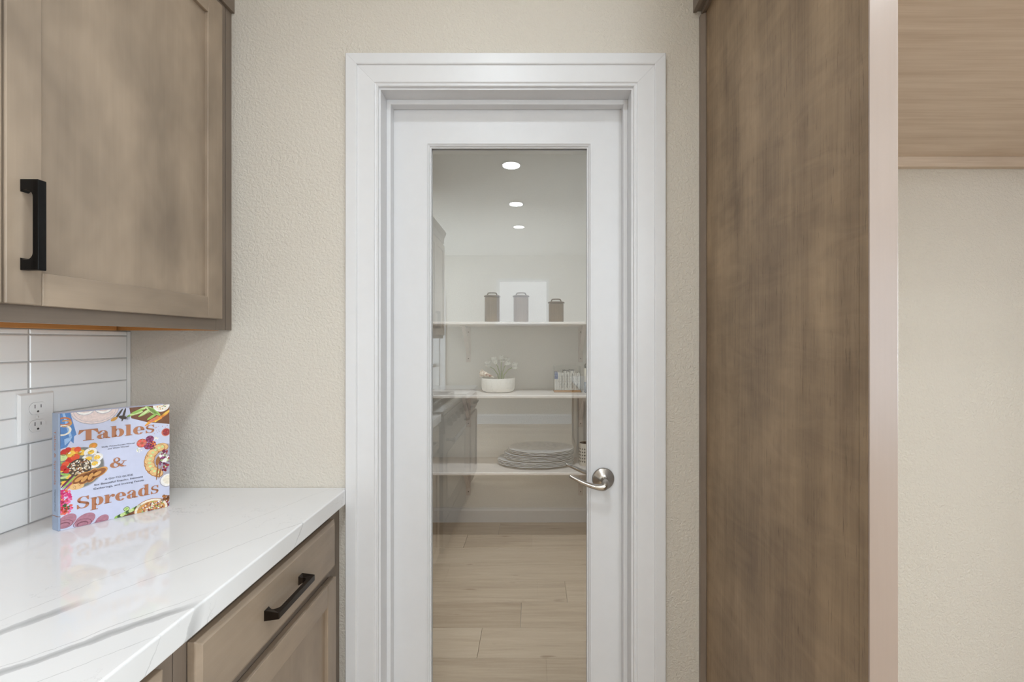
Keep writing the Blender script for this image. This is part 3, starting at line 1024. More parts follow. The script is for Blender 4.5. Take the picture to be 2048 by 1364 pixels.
p.ell(0.1785, 0.2575, 0.0130, 0.0130, 'cream', 8, 0, 24)
p.bits(0.1785, 0.2545, 0.0095, 0.0070, ['green', 'dark_green', 'carrot', 'white'], 16, 0.0016, 9, rp)
for i in range(18):
    p.ell(rp.uniform(0.160, 0.192), rp.uniform(0.188, 0.207), 0.0007, 0.0007, 'terracotta', 2, 0, 6)
p.ell(0.1875, 0.1885, 0.0088, 0.0100, 'skin', 2, 0, 20)
p.ell(0.1880, 0.1888, 0.0072, 0.0084, 'fig', 3, 0, 20)
p.bits(0.1880, 0.1888, 0.0055, 0.0065, ['skin', 'red', 'plum'], 22, 0.0009, 4, rp)
# flowers above the cracker plate
for u, v, r, cs in ((0.1411, 0.1690, 0.0100, ['terracotta', 'skin', 'coral']), (0.1561, 0.1765, 0.0080, ['plum', 'violet', 'plum']), (0.1650, 0.1530, 0.0085, ['violet', 'magenta', 'plum']),
                    (0.1530, 0.1600, 0.0080, ['plum', 'fig', 'violet']), (0.1620, 0.1640, 0.0060, ['red', 'carrot', 'plum'])):
    p.ell(u, v, r, r * 1.05, cs[0], 3, 0, 18)
    for i in range(9):
        a = 2 * PI * i / 9
        p.ell(u + r * 0.62 * math.cos(a), v + r * 0.62 * math.sin(a), r * 0.34, r * 0.26, cs[1 + i % 2], 4 + i % 2, a, 10)
    p.ell(u, v, r * 0.3, r * 0.3, cs[0], 6, 0, 10)
p.bits(0.1365, 0.1530, 0.0050, 0.0055, ['pale_green', 'white', 'white'], 16, 0.0016, 4, rp)
p.bits(0.1730, 0.1600, 0.0050, 0.0055, ['dark_green', 'green'], 10, 0.0018, 3, rp)
p.bits(0.1680, 0.1770, 0.0050, 0.0045, ['white', 'cream'], 8, 0.0018, 3, rp)
# cracker plate
p.ell(0.1860, 0.1180, 0.0400, 0.0420, 'shade', 1, 0, 36)
for i in range(11):
    a = math.radians(95 + i * 15)
    p.ell(0.1830 + 0.0280 * math.cos(a), 0.1200 + 0.0330 * math.sin(a), 0.0125, 0.0098, 'crust', 3 + (i % 2) * 2, a + 1.2, 18)
    p.ell(0.1830 + 0.0280 * math.cos(a), 0.1205 + 0.0330 * math.sin(a), 0.0112, 0.0086, 'cracker', 4 + (i % 2) * 2, a + 1.2, 18)
    p.ell(0.1830 + 0.0275 * math.cos(a), 0.1210 + 0.0330 * math.sin(a), 0.0035, 0.0028, 'pale_green', 7, a, 10)
p.bits(0.1860, 0.1180, 0.0110, 0.0260, ['plum', 'violet', 'fig', 'white', 'pale_green', 'plum'], 60, 0.0036, 6, rp)
p.ell(0.1850, 0.1180, 0.0060, 0.0055, 'white', 10, 0.3, 4)
p.stick(0.1715, 0.1200, 0.022, 0.0080, 1.42, 'spoon', 10)
p.stick(0.1703, 0.0930, 0.042, 0.0030, 1.50, 'spoon', 10)
p.stick(0.1760, 0.0900, 0.032, 0.0026, 1.40, 'spoon', 10)
p.ell(0.1915, 0.0675, 0.0165, 0.0165, 'shade', 2, 0, 28)
p.ell(0.1925, 0.0680, 0.0155, 0.0155, 'white', 3, 0, 28)
p.ell(0.1935, 0.0690, 0.0115, 0.0115, 'cream', 4, 0, 24)
# big grey plate on the left
p.ell(0.0340, 0.1320, 0.0405, 0.0465, 'shade', 1, 0, 40)
p.ell(0.0340, 0.1325, 0.0390, 0.0450, 'grey', 2, 0, 40)
for u, v, r, c in ((0.0100, 0.1712, 0.0070, 'red'), (0.0176, 0.1530, 0.0068, 'red'), (0.0230, 0.1740, 0.0060, 'carrot'), (0.0191, 0.1660, 0.0072, 'yellow'), (0.0300, 0.1670, 0.0066, 'carrot'),
                   (0.0364, 0.1660, 0.0062, 'yellow'), (0.0300, 0.1740, 0.0056, 'tomato'), (0.0265, 0.1570, 0.0070, 'tomato'), (0.0060, 0.1600, 0.0076, 'pale_green'), (0.0150, 0.1760, 0.0050, 'red'),
                   (0.0110, 0.1450, 0.0056, 'tomato')):
    p.ell(u, v, r * 1.1, r, c, 4 + int(r * 1000) % 3, rp.uniform(0, 3), 16)
    p.ell(u - r * 0.25, v + r * 0.3, r * 0.35, r * 0.22, 'cream' if c == 'yellow' else c, 8, 0.4, 10)
for u, v in ((0.0509, 0.1640), (0.0610, 0.1500), (0.0570, 0.1370), (0.0470, 0.1500)):
    p.ell(u, v, 0.0110, 0.0098, 'white', 5, 0.3, 20)
    p.ell(u + 0.001, v, 0.0055, 0.0048, 'yellow', 6, 0.3, 14)
    p.bits(u, v, 0.0085, 0.0075, ['white', 'gold', 'cream', 'green'], 8, 0.0011, 7, rp)
for i in range(10):
    p.stick(0.0085 + rp.uniform(-0.004, 0.006), 0.1460 - 0.0050 * i, 0.024, 0.0050, rp.uniform(-0.5, 0.9), ['green', 'pale_green', 'dark_green', 'yellow', 'plum'][i % 5], 3 + i % 4)
for u, v, r in ((0.0075, 0.1370, 0.0062), (0.0130, 0.1300, 0.0055)):
    p.ell(u, v, r, r, 'red', 8, 0, 14)
p.ell(0.0335, 0.1330, 0.0190, 0.0200, 'nutdark', 7, 0, 30)
p.bits(0.0335, 0.1330, 0.0165, 0.0175, ['nut', 'cream', 'white', 'nut', 'toast', 'nutdark'], 110, 0.0020, 8, rp)
for i in range(5):
    p.stick(0.0130 + 0.0030 * i, 0.1120 - 0.003 * i, 0.040, 0.0040, 0.95 - 0.05 * i, ['yellow', 'plum', 'green', 'violet', 'carrot'][i], 6)
for u, v, r0 in ((0.0350, 0.1090, 0.62), (0.0440, 0.1080, 0.9), (0.0540, 0.1110, 1.15), (0.0650, 0.1150, 0.55)):
    p.ell(u, v, 0.0165, 0.0090, 'bread', 11, r0, 22)
    p.ell(u - 0.001, v - 0.001, 0.0145, 0.0072, 'toast', 12, r0, 22)
    p.ell(u - 0.003, v - 0.002, 0.0080, 0.0036, 'bread', 13, r0, 16)
p.ell(0.0290, 0.0920, 0.0120, 0.0075, 'cracker', 10, 0.1, 20)
p.bits(0.0290, 0.0920, 0.008, 0.005, ['crust', 'cream'], 9, 0.0011, 11, rp)
p.ell(0.0555, 0.1780, 0.0072, 0.0066, 'gold', 2, 0.3, 18)
p.ell(0.0560, 0.1785, 0.0040, 0.0035, 'carrot', 3, 0.3, 14)
# flowers bottom left, glasses
p.bits(0.0090, 0.0720, 0.0125, 0.0165, ['magenta', 'pink', 'magenta', 'coral'], 70, 0.0036, 2, rp)
p.bits(0.0070, 0.0715, 0.005, 0.007, ['yellow', 'coral', 'carrot'], 10, 0.0016, 6, rp)
p.bits(0.0100, 0.0460, 0.0110, 0.0130, ['coral', 'skin', 'pink', 'red'], 46, 0.0034, 2, rp)
p.bits(0.0120, 0.0500, 0.0080, 0.0060, ['dark_green'], 6, 0.0030, 5, rp)
for u, v, r, rot in ((0.0130, 0.0190, 0.0150, -0.5), (0.0420, 0.0120, 0.0160, -0.6), (0.0700, 0.0030, 0.0120, -0.3)):
    p.ell(u, v, r * 1.15, r * 0.85, 'mauve', 6, rot + 1.2, 26)
    p.ring(u - 0.004, v - 0.006, r * 0.95, r * 0.62, r * 0.88, r * 0.56, 'mauve_dark', 7)
    p.ell(u - 0.004, v - 0.007, r * 0.60, r * 0.36, 'mauve_dark', 8, 0, 18)
    p.ell(u - 0.004, v - 0.008, r * 0.50, r * 0.26, 'mauve', 9, 0, 18)
# cucumber slice, board and bowl bottom right
p.ell(0.1130, 0.0172, 0.0056, 0.0054, 'dark_green', 2, 0, 20)
p.ell(0.1130, 0.0172, 0.0046, 0.0044, 'pale_green', 3, 0, 18)
p.ell(0.1130, 0.0172, 0.0026, 0.0025, 'green', 4, 0, 12)
p.poly([(0.0920, 0.0005), (0.1320, 0.0180), (0.1500, 0.0260), (0.1500, 0.0005)], 'board', 1)
for i in range(9):
    p.ell(0.0960 + 0.0050 * i, 0.0020 + 0.0018 * i, 0.0050, 0.0042, ['green', 'dark_green', 'pale_green'][i % 3], 2 + i % 3, 0.5, 12)
p.ell(0.1590, 0.0040, 0.0330, 0.0255, 'crust', 3, 0, 36)
p.ell(0.1590, 0.0042, 0.0315, 0.0240, 'cream', 4, 0, 36)
p.ell(0.1590, 0.0035, 0.0270, 0.0200, 'bread', 5, 0, 32)
p.bits(0.1590, 0.0070, 0.0240, 0.0150, ['plum', 'nut', 'cream', 'green', 'terracotta', 'crust', 'white'], 110, 0.0022, 6, rp)
p.bits(0.1860, 0.0230, 0.0085, 0.0085, ['board', 'crust', 'toast'], 26, 0.0036, 2, rp)
p.bits(0.1910, 0.0080, 0.0040, 0.0060, ['plum', 'fig'], 8, 0.0024, 2, rp)
p.build('food_print', cov)


# ---- heavy high-contrast serif letters, drawn in units of the x-height
def glyph(P, ch, ox, oy, s, col, l):
    def R(x0, y0, x1, y1):
        P.poly([(ox + x0 * s, oy + y0 * s), (ox + x1 * s, oy + y0 * s), (ox + x1 * s, oy + y1 * s), (ox + x0 * s, oy + y1 * s)], col, l)
    def Q(*pts):
        P.poly([(ox + a * s, oy + b_ * s) for a, b_ in pts], col, l)
    def G(cx, cy, rx, ry, ix, iy, a0=0, a1=360, du=0.0, dv=0.0):
        P.ring(ox + cx * s, oy + cy * s, rx * s, ry * s, ix * s, iy * s, col, l, a0, a1, du * s, dv * s)
    def B(cx, cy, r):
        P.ell(ox + cx * s, oy + cy * s, r * s, r * s, col, l, 0, 14)
    if ch == 'T':
        R(0.02, 1.18, 1.42, 1.30); R(0.50, 0.0, 0.94, 1.2); R(0.30, 0.0, 1.14, 0.07)
        Q((0.02, 1.30), (-0.06, 0.80), (0.02, 0.80), (0.40, 1.20)); Q((1.42, 1.30), (1.50, 0.80), (1.42, 0.80), (1.04, 1.20))
        return 1.34
    if ch == 'a':
        R(0.50, 0.06, 0.86, 0.70); Q((0.62, 0.10), (0.70, 0.0), (1.06, 0.0), (1.06, 0.08), (0.80, 0.2))
        G(0.48, 0.64, 0.38, 0.36, 0.14, 0.29, 0, 150, 0.02, 0); B(0.19, 0.73, 0.125)
        G(0.36, 0.27, 0.34, 0.28, 0.10, 0.22, 40, 330, 0.09, 0.0); R(0.36, 0.46, 0.60, 0.54)
        return 1.08
    if ch in 'bdp':
        if ch == 'b':
            R(0.10, 0.0, 0.46, 1.36); R(0.0, 1.29, 0.3, 1.36); G(0.66, 0.5, 0.44, 0.51, 0.13, 0.44, -150, 150, -0.06, 0); Q((0.10, 0.0), (0.2, 0.0), (0.46, 0.2), (0.46, 0.3))
        elif ch == 'p':
            R(0.10, -0.42, 0.46, 1.0); R(0.0, 0.93, 0.3, 1.0); R(-0.02, -0.44, 0.62, -0.37); G(0.66, 0.5, 0.44, 0.51, 0.13, 0.44, -150, 150, -0.06, 0)
        else:
            R(0.64, 0.0, 1.00, 1.36); R(0.52, 1.29, 0.8, 1.36); R(0.8, 0.0, 1.14, 0.07); G(0.45, 0.5, 0.44, 0.51, 0.13, 0.44, 30, 330, 0.06, 0)
        return 1.16 if ch != 'd' else 1.20
    if ch == 'l':
        R(0.12, 0.0, 0.48, 1.36); R(0.0, 1.29, 0.3, 1.36); R(0.0, 0.0, 0.62, 0.07)
        return 0.68
    if ch == 'e':
        G(0.50, 0.5, 0.49, 0.51, 0.14, 0.43, 25, 318, 0.02, 0); G(0.50, 0.5, 0.49, 0.51, 0.16, 0.43, -2, 30, 0.0, 0); R(0.32, 0.47, 0.98, 0.54)
        return 1.04
    if ch in 'sS':
        k = 1.0 if ch == 's' else 1.34
        w = 0.92 if ch == 's' else 1.24
        def q(a): return a * w
        G(q(0.46), 0.72 * k, q(0.38), 0.29 * k, q(0.22), 0.22 * k, 55, 225, q(0.05), 0.02 * k)
        Q((q(0.10), 0.66 * k), (q(0.30), 0.50 * k), (q(0.86), 0.42 * k), (q(0.88), 0.30 * k), (q(0.60), 0.36 * k), (q(0.18), 0.52 * k))
        Q((q(0.08), 0.72 * k), (q(0.20), 0.50 * k), (q(0.62), 0.37 * k), (q(0.87), 0.28 * k), (q(0.80), 0.48 * k), (q(0.36), 0.64 * k))
        G(q(0.48), 0.29 * k, q(0.40), 0.30 * k, q(0.22), 0.23 * k, -140, 35, q(-0.06), -0.01 * k)
        Q((q(0.06), 0.0), (q(0.13), 0.0), (q(0.30), 0.08 * k), (q(0.20), 0.20 * k), (q(0.13), 0.36 * k), (q(0.06), 0.36 * k))
        Q((q(0.86), 1.01 * k), (q(0.79), 1.01 * k), (q(0.62), 0.94 * k), (q(0.72), 0.84 * k), (q(0.79), 0.68 * k), (q(0.86), 0.68 * k))
        return 0.98 * w
    if ch == 'r':
        R(0.10, 0.0, 0.46, 1.0); R(0.0, 0.93, 0.3, 1.0); R(0.0, 0.0, 0.66, 0.07); B(0.80, 0.80, 0.17); Q((0.40, 0.55), (0.55, 0.88), (0.78, 1.0), (0.84, 0.92), (0.62, 0.82), (0.46, 0.5))
        return 0.98
    if ch == '&':
        G(0.46, 0.36, 0.46, 0.37, 0.19, 0.29, 95, 395, 0.06, 0.0)
        G(0.60, 0.98, 0.31, 0.30, 0.14, 0.24, -40, 320, 0.0, 0.0)
        Q((0.28, 0.84), (0.56, 0.74), (1.28, 0.07), (1.44, 0.07), (1.44, 0.0), (0.98, 0.0))
        Q((0.42, 0.735), (0.62, 0.80), (0.86, 0.96), (0.90, 0.86), (0.70, 0.72))
        Q((0.86, 0.24), (0.94, 0.16), (1.20, 0.44), (1.30, 0.70), (1.22, 0.72), (1.12, 0.48))
        R(1.02, 0.70, 1.46, 0.77)
        return 1.5
    return 0.5


def word(name, text, u0, u1, base, s):
    def run(P, s_, kx, col, l, ddx=0.0, ddz=0.0):
        x = 0.0
        for ch in text:
            sub = Print()
            w = glyph(sub, ch, 0, 0, 1.0, col, l)
            # squeeze horizontally to fit the measured width
            x += w
        return x
    total = 0.0
    for ch in text:
        total += glyph(Dummy(), ch, 0, 0, 1.0, 'bronze', 1)
    kx = (u1 - u0) / (total * s)
    P = Print()
    x = u0
    for ch in text:
        cap = Capture()
        w = glyph(cap, ch, 0, 0, 1.0, 'bronze', 1)
        for pts in cap.polys:
            P.poly([(x + a * s * kx, base + b_ * s) for a, b_ in pts], 'bronze', 16)
        x += w * s * kx
    P.build(name, cov)


class Capture(Print):
    def __init__(self):
        self.polys = []

    def poly(self, pts, col, l=1):
        self.polys.append(pts)


class Dummy(Capture):
    pass


word('title_lettering', 'Tables', 0.0322, 0.1665, 0.1916, 0.0192)
word('title_lettering', 'Spreads', 0.0275, 0.1745, 0.0402, 0.0196)
word('title_lettering', '&', 0.0835, 0.1135, 0.1200, 0.0180)


def small_text(name, body, u, v, width, col, parent, height=None, spine=False):
    cu = bpy.data.curves.new('t', 'FONT')
    cu.body = body
    cu.align_x = 'CENTER'
    cu.offset = 0.006
    tmp = bpy.data.objects.new('t', cu)
    COL.objects.link(tmp)
    dg = bpy.context.evaluated_depsgraph_get()
    me = bpy.data.meshes.new_from_object(tmp.evaluated_get(dg))
    bpy.data.objects.remove(tmp)
    bpy.data.curves.remove(cu)
    xs = [q.co.x for q in me.vertices]
    w = max(xs) - min(xs)
    k = width / w
    ky = k if height is None else height / 0.72
    for q in me.vertices:
        x, y = q.co.x * k, q.co.y * ky
        if spine:
            q.co = (-0.0072 * (u - y) / BT - 0.00015, u - y, v - x)
        else:
            q.co = (u + x, -0.00105, v + y)
    me.materials.clear()
    me.materials.append(PAL[col])
    me.name = name
    o = bpy.data.objects.new(name, me)
    COL.objects.link(o)
    attach(o, parent, True)
    return o


small_text('subtitle_lettering', 'Shelly Westerhausen Worcel', 0.0985, 0.1705, 0.058, 'ink', cov, 0.0032)
small_text('subtitle_lettering', 'and Wyatt Worcel', 0.0985, 0.1648, 0.037, 'ink', cov, 0.0032)
small_text('subtitle_lettering', 'A GO-TO GUIDE', 0.0998, 0.0946, 0.050, 'ink', cov, 0.0042)
small_text('subtitle_lettering', 'for Beautiful Snacks, Intimate', 0.1000, 0.0857, 0.086, 'ink', cov, 0.0044)
small_text('subtitle_lettering', 'Gatherings, and Inviting Feasts', 0.1000, 0.0768, 0.0885, 'ink', cov, 0.0044)
small_text('spine_lettering', 'Tables & Spreads', BT * 0.66, 0.160, 0.120, 'bronze', sp, 0.009, True)
small_text('spine_lettering', 'Westerhausen Worcel', BT * 0.59, 0.066, 0.048, 'ink', sp, 0.005, True)
m = MB().prism([(-0.00015, 0.0), (0.0031, 0.0), (-0.0043, BT), (-0.00735, BT)], 'xy', 0.031, 0.0325)
m.build('spine_band', PAL['toast'], sp, local=True)

# ------------------------------------------------------------------ pantry shelves
SY0 = 2.970
ST = 0.019
tops = [1.462, 0.981, 0.477]
sl = ['top white pantry shelf carrying the three lidded canisters', 'middle white pantry shelf carrying the white planter and packets', 'lowest white pantry shelf carrying the stack of platters']


def bracket(parent, x, ztop):
    z = ztop - ST
    m = MB()
    w = 0.0175
    m.box(x - w, x + w, PAN_Y - 0.0035, PAN_Y - 0.0005, z - 0.262, z - 0.0005)
    m.box(x - w, x + w, PAN_Y - 0.30, PAN_Y - 0.0035, z - 0.0035, z - 0.0005)
    # pressed diagonal brace
    m.prism([(PAN_Y - 0.0036, z - 0.205), (PAN_Y - 0.0036, z - 0.180), (PAN_Y - 0.235, z - 0.0036), (PAN_Y - 0.262, z - 0.0036)], 'yz', x - 0.0125, x + 0.0125)
    bo = m.build('bracket', M['bracket'], parent, 0.0012)
    for zz in (z - 0.040, z - 0.235):
        MB().lathe([(0, 0), (0.0045, 0), (0.0035, 0.0022), (0, 0.0026)][::-1], (0, 0, 0), 10, 'y')
        q = MB().lathe([(0.0, -0.0062), (0.0036, -0.0055), (0.0048, -0.0036), (0.0, -0.0035)], (x, PAN_Y, zz), 10, 'y')
        q.build('screw', M['nickel'], bo)


for zt, lab in zip(tops, sl):
    s = thing('pantry_shelf', (-0.19, PAN_Y, zt - ST), lab, 'shelf', 'white pantry shelves')
    m = MB()
    m.prism([(SY0, zt - ST + 0.004), (SY0 + 0.004, zt - ST), (PAN_Y - 0.0005, zt - ST), (PAN_Y - 0.0005, zt), (SY0 + 0.004, zt), (SY0, zt - 0.004)], 'yz', -0.999, 0.619)
    m.build('shelf_board', M['shelf'], s)
    for bx in (-0.478, 0.352):
        bracket(s, bx, zt)

# canisters
can_body = NT('taupe_ribbed_ceramic')
cc = can_body.coord()
can_body.set(color=can_body.ramp(can_body.noise(cc, 12, 3), [(0.3, srgb(104, 86, 69)), (0.7, srgb(124, 104, 85))]), rough=0.28, coat=0.3)
can_body = can_body.m
lid_mat = wood('dark_walnut_lid', srgb(104, 82, 66), srgb(66, 52, 44), 'x', 0.3, 0.5, 0.4)


def canister(x, y, h, label):
    t = thing('canister', (x, y, tops[0] + 0.0004), label, 'canister', 'lidded canisters on the top shelf')
    bh = h - 0.034
    n = 72
    rings = []
    for zz, rr in ((0.0, 0.0485), (0.002, 0.0505), (bh - 0.004, 0.0505), (bh, 0.049)):
        rings.append([(rr * (1 - 0.018 * (i % 2)) * math.cos(2 * PI * i / n), rr * (1 - 0.018 * (i % 2)) * math.sin(2 * PI * i / n), zz) for i in range(n)])
    MB().loft(rings, smooth=False).build('body', can_body, t, local=True)
    lid = MB().lathe([(0, bh + 0.0005), (0.046, bh + 0.0005), (0.0475, bh + 0.003), (0.0555, bh + 0.004), (0.057, bh + 0.008), (0.0555, bh + 0.0115), (0.050, bh + 0.014), (0, bh + 0.014)], (0, 0, 0), 40).build('lid', lid_mat, t, local=True)
    q = MB()
    z0 = bh + 0.0135
    q.tube([(-0.033, 0, z0), (-0.031, 0, z0 + 0.010), (-0.027, 0, z0 + 0.0165), (-0.015, 0, z0 + 0.0185), (0.015, 0, z0 + 0.0185), (0.027, 0, z0 + 0.0165), (0.031, 0, z0 + 0.010), (0.033, 0, z0)], 0.0046, 10)
    q.build('lid_handle', lid_mat, lid, local=True)
    return t


canister(-0.277, 3.09, 0.203, 'tall taupe canister with bar-handled lid, leftmost of three on the top shelf')
canister(-0.081, 3.09, 0.203, 'tall taupe canister with bar-handled lid, middle of three on the top shelf')
canister(0.157, 3.09, 0.160, 'short taupe canister with bar-handled lid on the right of the top shelf')

# planter with flowers and shell on the middle shelf
mt = NT('white_marbled_ceramic')
c0 = mt.coord()
d_ = mt.math('ABSOLUTE', mt.math('SUBTRACT', mt.noise(c0, 7, 4, 0.6, 0.8), 0.52))
mt.set(color=mt.ramp(d_, [(0.0, srgb(226, 221, 213)), (0.02, srgb(240, 236, 228)), (1, srgb(240, 236, 229))]), rough=0.35)
PX, PY, PZ = -0.244, 3.195, tops[1] + 0.0004
pot = thing('planter_bowl', (PX, PY, PZ), 'round white marbled bowl with white blossoms on the middle shelf', 'bowl')
MB().lathe([(0.0, 0.0), (0.085, 0.0), (0.103, 0.005), (0.113, 0.018), (0.117, 0.04), (0.118, 0.096), (0.1165, 0.0985), (0.1125, 0.097), (0.111, 0.045), (0.100, 0.012), (0, 0.010)], (0, 0, 0), 56).build('bowl', mt.m, pot, local=True)
MB().lathe([(0, 0.068), (0.1105, 0.068), (0.1105, 0.074), (0, 0.078)], (0, 0, 0), 40).build('filling', plain('pale_moss', srgb(176, 170, 140), 0.9, var=0.3, scale=90), pot, local=True)
stem_m = plain('green_stem', srgb(156, 168, 112), 0.6)
pet_m = plain('white_petals', srgb(250, 251, 247), 0.6, var=0.01)
rs = random.Random(11)


def blossom(m, c, r):
    for i in range(6):
        a = 2 * PI * i / 6 + rs.uniform(-0.2, 0.2)
        el = rs.uniform(-0.1, 0.5)
        d = Vector((math.cos(a) * math.cos(el), math.sin(a) * math.cos(el), math.sin(el)))
        p0 = Vector(c)
        side = Vector((-math.sin(a), math.cos(a), 0))
        up = d.cross(side)
        rings = []
        for q, w in ((0.0, 0.10), (0.3, 0.36), (0.65, 0.48), (0.9, 0.30), (1.0, 0.04)):
            rings.append([tuple(p0 + d * q * r + side * w * r * math.cos(2 * PI * j / 6) + up * (w * 0.65 * r * math.sin(2 * PI * j / 6) + 0.2 * r * q * q)) for j in range(6)])
        m.loft(rings)
    m.lathe([(0, -r * 0.25), (r * 0.25, -r * 0.1), (r * 0.25, r * 0.15), (0, r * 0.28)], tuple(c), 8)


for i, (dx, dy, hx, hz, lab) in enumerate(((0.012, 0.0, -0.026, 0.212, 'second from the left'), (0.020, 0.012, 0.020, 0.226, 'middle and tallest'), (0.026, -0.004, 0.066, 0.208, 'second from the right'),
                                        (0.034, 0.008, 0.116, 0.180, 'rightmost'), (0.004, 0.012, -0.074, 0.184, 'leftmost'))):
    f = thing('flower_stem', (PX + dx, PY + dy, PZ + 0.0785), f'green stem of small white blossoms, {lab} in the marbled bowl', 'flower', 'white blossoms in the marbled bowl')
    hx -= dx
    hz -= 0.0785
    MB().tube([(0, 0, 0), (hx * 0.10, 0, hz * 0.4), (hx * 0.45, 0, hz * 0.75), (hx, 0, hz)], [0.0040, 0.0036, 0.003, 0.0022], 8).build('stem', stem_m, f, local=True)
    m = MB()
    for j in range(8):
        blossom(m, (hx + rs.uniform(-0.006, 0.006), rs.uniform(-0.022, 0.022), hz + rs.uniform(-0.020, 0.020)), 0.0195)
    m.build('blossoms', pet_m, f, local=True)
# shell resting on the rim
sh = thing('seashell', (PX - 0.082, PY - 0.03, PZ + 0.0995), 'cream and brown spiral seashell lying on the marbled bowl', 'shell')
shell_m = NT('cream_brown_shell')
shell_m.set(color=shell_m.ramp(shell_m.noise(shell_m.coord((1, 1, 1)), 45, 2), [(0.45, srgb(232, 218, 200)), (0.56, srgb(214, 190, 166)), (0.66, srgb(150, 96, 74))]), rough=0.4)
m = MB()
ring = []
for i in range(90):
    u = i / 89
    a = u * 2 * PI * 4
    r = 0.026 * (1 - u) ** 0.9 * (0.55 + 0.45 * min(1, u * 5)) + 0.001
    sx_ = -0.045 + 0.105 * u
    k = 1 + 0.22 * (0.5 + 0.5 * math.cos(u * 2 * PI * 7))
    ring.append([(sx_, r * k * math.cos(2 * PI * j / 14), r * k * math.sin(2 * PI * j / 14) * 0.9) for j in range(14)])
m.loft(ring)
for j in range(8):
    a = 2 * PI * j / 8
    m.tube([(-0.03, 0.018 * math.cos(a), 0.018 * math.sin(a)), (-0.042, 0.029 * math.cos(a), 0.029 * math.sin(a))], [0.005, 0.0008], 6)
so = m.build('shell_body', shell_m.m, sh, local=True)
so.rotation_euler = (0.2, 0.28, -0.2)
so.location = (0, 0, 0.022)

# clear bin with packets
BX0, BX1, BY0, BY1, BZ = 0.145, 0.330, 3.150, 3.270, tops[1] + 0.0004
bn = thing('packet_bin', ((BX0 + BX1) / 2, (BY0 + BY1) / 2, BZ), 'clear bin with wooden base on the right of the middle shelf', 'bin')
box('base', wood('bin_wood', srgb(186, 142, 92), srgb(132, 94, 56), 'x', 0.3, 0.5), bn, BX0, BX1, BY0, BY1, BZ, BZ + 0.015, 0.002)
t_ = 0.003
for a in ((BX0, BX1, BY0, BY0 + t_), (BX0, BX1, BY1 - t_, BY1), (BX0, BX0 + t_, BY0 + t_, BY1 - t_), (BX1 - t_, BX1, BY0 + t_, BY1 - t_)):
    hh = 0.058 if a[2] == BY0 and a[3] < BY1 - 0.05 else 0.180
    box('side', M['acrylic'], bn, *a, BZ + 0.0152, BZ + (0.180 if a[3] > BY0 + 0.01 else 0.150))
pk = NT('printed_white_packet')
pc = pk.coord((220, 1, 60))
pk.set(color=pk.ramp(pk.noise(pc, 1.0, 2), [(0.56, srgb(228, 222, 214)), (0.60, srgb(120, 112, 112))], 'LINEAR'), rough=0.5)
wm = NT('plain_white_packet'); wm.set(color=wm.ramp(wm.noise(wm.coord(), 40, 2), [(0.3, srgb(226, 220, 212)), (0.7, srgb(236, 232, 226))]), rough=0.5)
blue_p = NT('blue_packet')
blue_p.set(color=blue_p.ramp(blue_p.noise(blue_p.coord((1, 1, 1)), 60, 2), [(0.40, srgb(36, 74, 140)), (0.5, srgb(60, 100, 165)), (0.60, srgb(232, 228, 222))]), rough=0.4)
npk = 15
pw = (BX1 - BX0 - 0.010) / npk
for i in range(npk):
    x0 = BX0 + 0.005 + pw * i
    hh = 0.118 + (0.012 if 5 <= i <= 11 else 0.0) + rs.uniform(-0.004, 0.004)
    first = i < 2
    hh = hh if not first else 0.124
    nth = ['first', 'second', 'third', 'fourth', 'fifth', 'sixth', 'seventh', 'eighth', 'ninth', 'tenth', 'eleventh', 'twelfth', 'thirteenth', 'fourteenth', 'fifteenth'][i]
    if first:
        lab = 'blue topped packet at the left end of the clear bin' if i == 0 else 'blue topped packet, second from the left in the clear bin'
    else:
        lab = f'slim white {"printed" if i % 2 else "plain"} packet, {nth} from the left in the clear bin'
    q = thing('packet', (x0 + pw / 2, 3.2, BZ + 0.0155), lab, 'packet', 'packets in the clear bin')
    if not first:
        MB().box(-pw * 0.44, pw * 0.44, -0.042, 0.05, 0, hh).build('sleeve', pk.m if i % 2 else wm.m, q, 0.0012, local=True)
        MB().box(-pw * 0.16, pw * 0.16, -0.0424, -0.042, 0.012, hh - 0.018).build('printed_strip', M['slot'] if i % 3 == 1 else pk.m, q, local=True)
        MB().box(-pw * 0.40, pw * 0.10, -0.040, 0.048, hh, hh + 0.0045).build('sleeve_fold', M['slot'] if 5 <= i <= 11 else wm.m, q, local=True)
    else:
        MB().box(-pw * 0.44, pw * 0.44, -0.042, 0.05, 0, 0.072).build('sleeve', wm.m, q, 0.0012, local=True)
        MB().box(-pw * 0.46, pw * 0.46, -0.044, 0.05, 0.072, hh).build('blue_top', blue_p.m, q, 0.0012, local=True)

# bottle at the right edge of the glass
bt = thing('bottle', (0.391, 3.16, tops[1] + 0.0004), 'dark capped bottle with pale label at the right of the middle shelf', 'bottle')
MB().lathe([(0, 0), (0.034, 0), (0.0365, 0.004), (0.0365, 0.175), (0.034, 0.190), (0.022, 0.205), (0.0175, 0.212), (0, 0.212)], (0, 0, 0), 36).build('bottle_body', plain('dark_bottle', srgb(52, 54, 52), 0.15, var=0.05), bt, local=True)
MB().lathe([(0.0370, 0.072), (0.0373, 0.072), (0.0373, 0.168), (0.0370, 0.168)], (0, 0, 0), 36).build('label', plain('cream_label', srgb(214, 208, 192), 0.6), bt, local=True)
MB().lathe([(0.0370, 0.010), (0.0374, 0.010), (0.0374, 0.071), (0.0370, 0.071)], (0, 0, 0), 36).build('label', plain('slate_label', srgb(110, 116, 124), 0.6), bt, local=True)
MB().lathe([(0, 0.205), (0.0225, 0.205), (0.0235, 0.209), (0.0225, 0.236), (0, 0.238)], (0, 0, 0), 30).build('cap', M['black'], bt, local=True)

